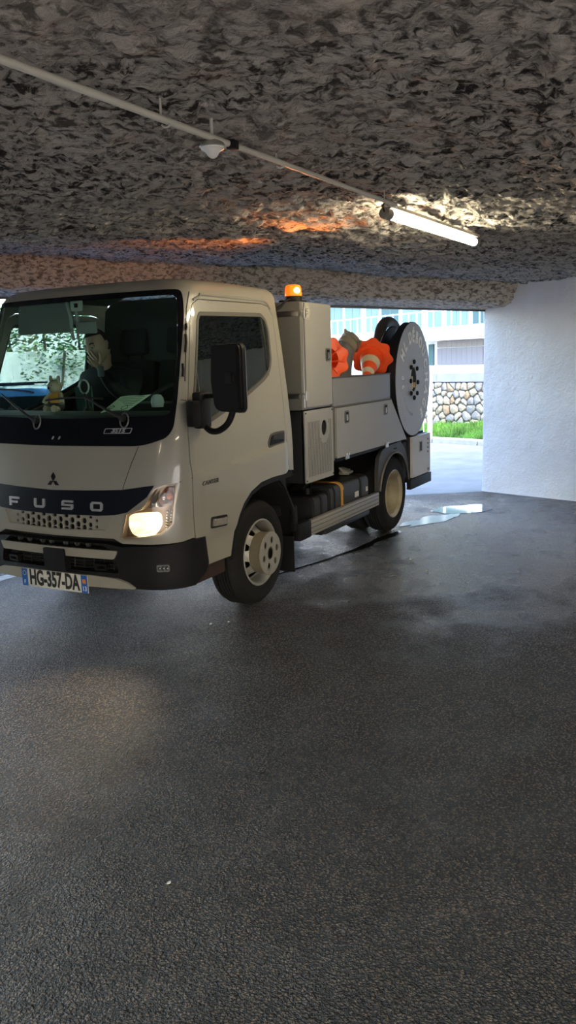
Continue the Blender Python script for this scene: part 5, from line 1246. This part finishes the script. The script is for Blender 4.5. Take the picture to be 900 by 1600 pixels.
while s_ < 21:
    wd = 1.5 if i % 3 else 1.1
    for z0 in (3.02, 5.85, 8.75):
        f_ = MB().raw(*bbox(s_, s_+wd, -.06, 0, z0, z0+2.1)).build('window', mat('window_frame_white', (.25, .29, .28), .6), bld, smooth=0)
        for (a, b) in ((s_+.06, s_+wd/2-.03), (s_+wd/2+.03, s_+wd-.06)): MB().raw(*bbox(a, b, -.08, -.03, z0+.06, z0+2.04)).build('pane', TEALD if i % 4 == 1 else TEAL, f_, smooth=0)
    s_ += wd+(.28 if i % 3 else .5); i += 1
for k in range(24):
    for z0 in (2.97,): MB().raw(*bbox(-8+k*.62, -7.955+k*.62, -1.08, -1.03, z0, z0+.85)).build('rail_post', WP, bld, smooth=0)
MB().raw(*bbox(-8, 7, -1.08, -1.04, 3.75, 3.80)).build('hand_rail', WP, bld, smooth=0)
for k in range(9):
    MB().raw(*bbox(-2.85-.35*k-.342, -2.85-.35*k, -.10, 0, 1.15, 1.98)).build('shutter_slat', mat('shutter_pinkgrey', (.21, .185, .185), .7), bld, smooth=0)
for k in range(9):
    MB().raw(*bbox(-2.85-.35*k-.342, -2.85-.35*k, -.10, 0, 2.02, 2.33)).build('shutter_slat', mat('shutter_beige', (.26, .225, .20), .7), bld, smooth=0)
MB().raw(*bbox(-2.55, -2.2, -.10, 0, 1.15, 2.2)).build('window', TEALD, bld, smooth=0)
# garden wall, hedge and shrubs seen through the cab, blue car
HV = CAM+Vector((20*math.cos(R(44)), 20*math.sin(R(44)), 0)); HV.z = 0; HD = Vector((math.cos(R(130)), math.sin(R(130)), 0)); HN = Vector((math.cos(R(40)), math.sin(R(40)), 0))
hpnt = lambda s, o, z: HV+HD*s+HN*o+Vector((0, 0, z))
gw = [hpnt(s, o, z) for s in (-4.2, 9) for o in (0, .25) for z in (0, 2.0)]
tag(MB().raw(gw, [(0, 1, 3, 2), (4, 6, 7, 5), (0, 4, 5, 1), (2, 3, 7, 6), (1, 5, 7, 3), (0, 2, 6, 4)]).build('garden_wall', FW, smooth=0), 'white garden wall below the hedge, seen through the truck windows', 'wall')
LG = mat('leaf_green', (.10, .22, .06), .6, var=.5, vscale=6)
def foliage(name, label, cat, fnp, n, sz, stem):
    g = MB(); rr = random.Random(hash(name) % 99 if False else len(label))
    for i in range(n):
        p = fnp(rr); a, b = rr.uniform(0, 6.28), rr.uniform(-1, 1); s = sz*rr.uniform(.6, 1.3)
        u = Vector((math.cos(a), math.sin(a), b*.6)).normalized()*s; v = u.cross(Vector((rr.uniform(-1, 1), rr.uniform(-1, 1), 1))).normalized()*s*.45; k = len(g.v)
        g.v += [tuple(p-u), tuple(p+v), tuple(p+u), tuple(p-v)]; g.f.append((k, k+1, k+2, k+3))
    t = thing(name, label, cat, tuple(fnp(random.Random(1)).to_2d().to_3d()))
    g.build('foliage', LG, t, smooth=0, weld=False, kind='stuff'); m = MB()
    for s_ in stem: m.tube(s_, .03, 7)
    m.build('stem', mat('bark', (.10, .07, .05), .9), t)
foliage('hedge', 'dense green hedge growing above the white garden wall', 'hedge', lambda r: hpnt(r.uniform(-4.2, 4.0), r.uniform(.3, 1.0), r.uniform(1.75, 3.0)+.15*math.sin(r.random()*9)), 5200, .075, [[hpnt(s, .7, 0), hpnt(s+.1, .7, 2.4)] for s in np.arange(-4, 4, .8)])
foliage('climbing_shrub', 'loose shrub hanging down the right part of the white garden wall', 'shrub', lambda r: (lambda s: hpnt(s, r.uniform(-.35, -.02), 2.1-abs(r.gauss(0, .75))*(1+.4*math.sin(s*5))))(r.uniform(-4.2, .6)), 1300, .06, [[hpnt(s, -.1, 0), hpnt(s+.15, -.12, 1.0), hpnt(s, -.08, 2.0)] for s in (-3.6, -2.5, -1.4, -.4)])
foliage('tree', 'pale green tree to the left of the hedge, beside the cab pillar', 'tree', lambda r: hpnt(6.3+r.gauss(0, 1.1), 2.2+r.gauss(0, .8), 4.3+r.gauss(0, 1.3)), 2600, .10, [[hpnt(6.3, 2.2, 0), hpnt(6.4, 2.2, 2.2), hpnt(6.2, 2.1, 4.5)]])
w2 = [hpnt(s, o, z) for s in (-9, 16) for o in (9, 9.5) for z in (0, 9)]
b2 = thing('villa', 'bright white building behind the hedge, seen past the left cab pillar', 'building', tuple(hpnt(2, 9, 0)))
MB().raw(w2, [(0, 1, 3, 2), (4, 6, 7, 5), (0, 4, 5, 1), (2, 3, 7, 6), (1, 5, 7, 3), (0, 2, 6, 4)]).build('wall', FW, b2, smooth=0)
for k in range(7):
    v_ = [hpnt(s, o, z) for s in (-7+k*3, -5.8+k*3) for o in (8.95, 9.0) for z in (3.2, 5.0)]; MB().raw(v_, [(0, 1, 3, 2), (4, 6, 7, 5), (0, 4, 5, 1), (2, 3, 7, 6), (1, 5, 7, 3), (0, 2, 6, 4)]).build('window', TEAL, b2, smooth=0)
# blue car parked outside the opening
CC = Vector((3.05, 4.45, 0)); cdv = Vector((-.556, .831, 0)).normalized(); cnv = Vector((.831, .556, 0)).normalized()
car = thing('car', 'light blue car parked outside the opening, only its roof showing through the truck windows', 'car', tuple(CC))
cf = lambda x, y, z: CC+cdv*x+cnv*y+Vector((0, 0, z))
def carbody(prof, w0, w1, z0, z1, nm, m, par, r=.0):
    n_ = len(prof); ys = [-1, -.93, -.6, 0, .6, .93, 1]; b = MB()
    for y in ys:
        for (x, z) in prof:
            k = (z-z0)/(z1-z0); hw = w0+(w1-w0)*max(0, min(1, k)); cr = .03*(1-y*y) if z > z1-.1 else 0
            sh_ = .93 if abs(y) == 1 else 1
            b.v.append(tuple(cf(x*(1-.03*y*y), y*hw*(1 if abs(y) < .99 else 1), z+cr-(.04 if abs(y) == 1 and z > z1-.1 else 0))))
    for j_ in range(len(ys)-1):
        for i in range(n_): b.f.append((j_*n_+i, j_*n_+(i+1) % n_, (j_+1)*n_+(i+1) % n_, (j_+1)*n_+i))
    b.f += [tuple(range(n_))[::-1], tuple((len(ys)-1)*n_+i for i in range(n_))]
    return b.build(nm, m, par, smooth=40, recalc=True)
CBL = mat('car_blue', (.02, .26, .62), .3, coat=1)
carbody([(-2.0, .25), (-2.05, .55), (-1.95, .80), (-1.1, .92), (1.5, .95), (1.98, .88), (2.02, .5), (1.95, .25), (1.55, .2), (-1.6, .2)], .84, .82, .2, .95, 'body', CBL, car)
carbody([(-1.15, .90), (-.55, 1.33), (-.3, 1.37), (.9, 1.37), (1.25, 1.32), (1.75, .93)], .80, .58, .9, 1.37, 'roof', CBL, car)
MB().patch(lambda a, b, o: cf(a, -(.80-.22*(b-.9)/.47)-.004-o, b), rounded([(-.95, .98), (-.50, 1.28), (1.15, 1.28), (1.45, .98)], .04), [], None, .004, .004).build('side_window', mat('car_glass', (.02, .03, .03), .08), car)
MB().patch(lambda a, b, o: cf(-1.15+.60*b-.01-o*.5, a, .92+.40*b), rounded(rect(-.62, .02, .62, .98), .05), [], None, .01, .004).build('front_window', mat('car_glass', (.02, .03, .03), .08), car)
for x in (-1.25, 1.3):
    for y in (-.80, .80):
        MB().lathe([(.2, -.09), (.30, -.09), (.315, -.07), (.315, .07), (.30, .09), (.2, .09)], cf(x, y*.9, .315), cnv, 32).lathe([(.2, -.06), (.001, -.05)], cf(x, y*.9, .315), cnv, 24).build('wheel', RUB, car)
for y in (-.45, .45): MB().tube([cf(-.3, y, 1.42), cf(.9, y, 1.42)], .012, 8).build('roof_bar', BLKM, car)
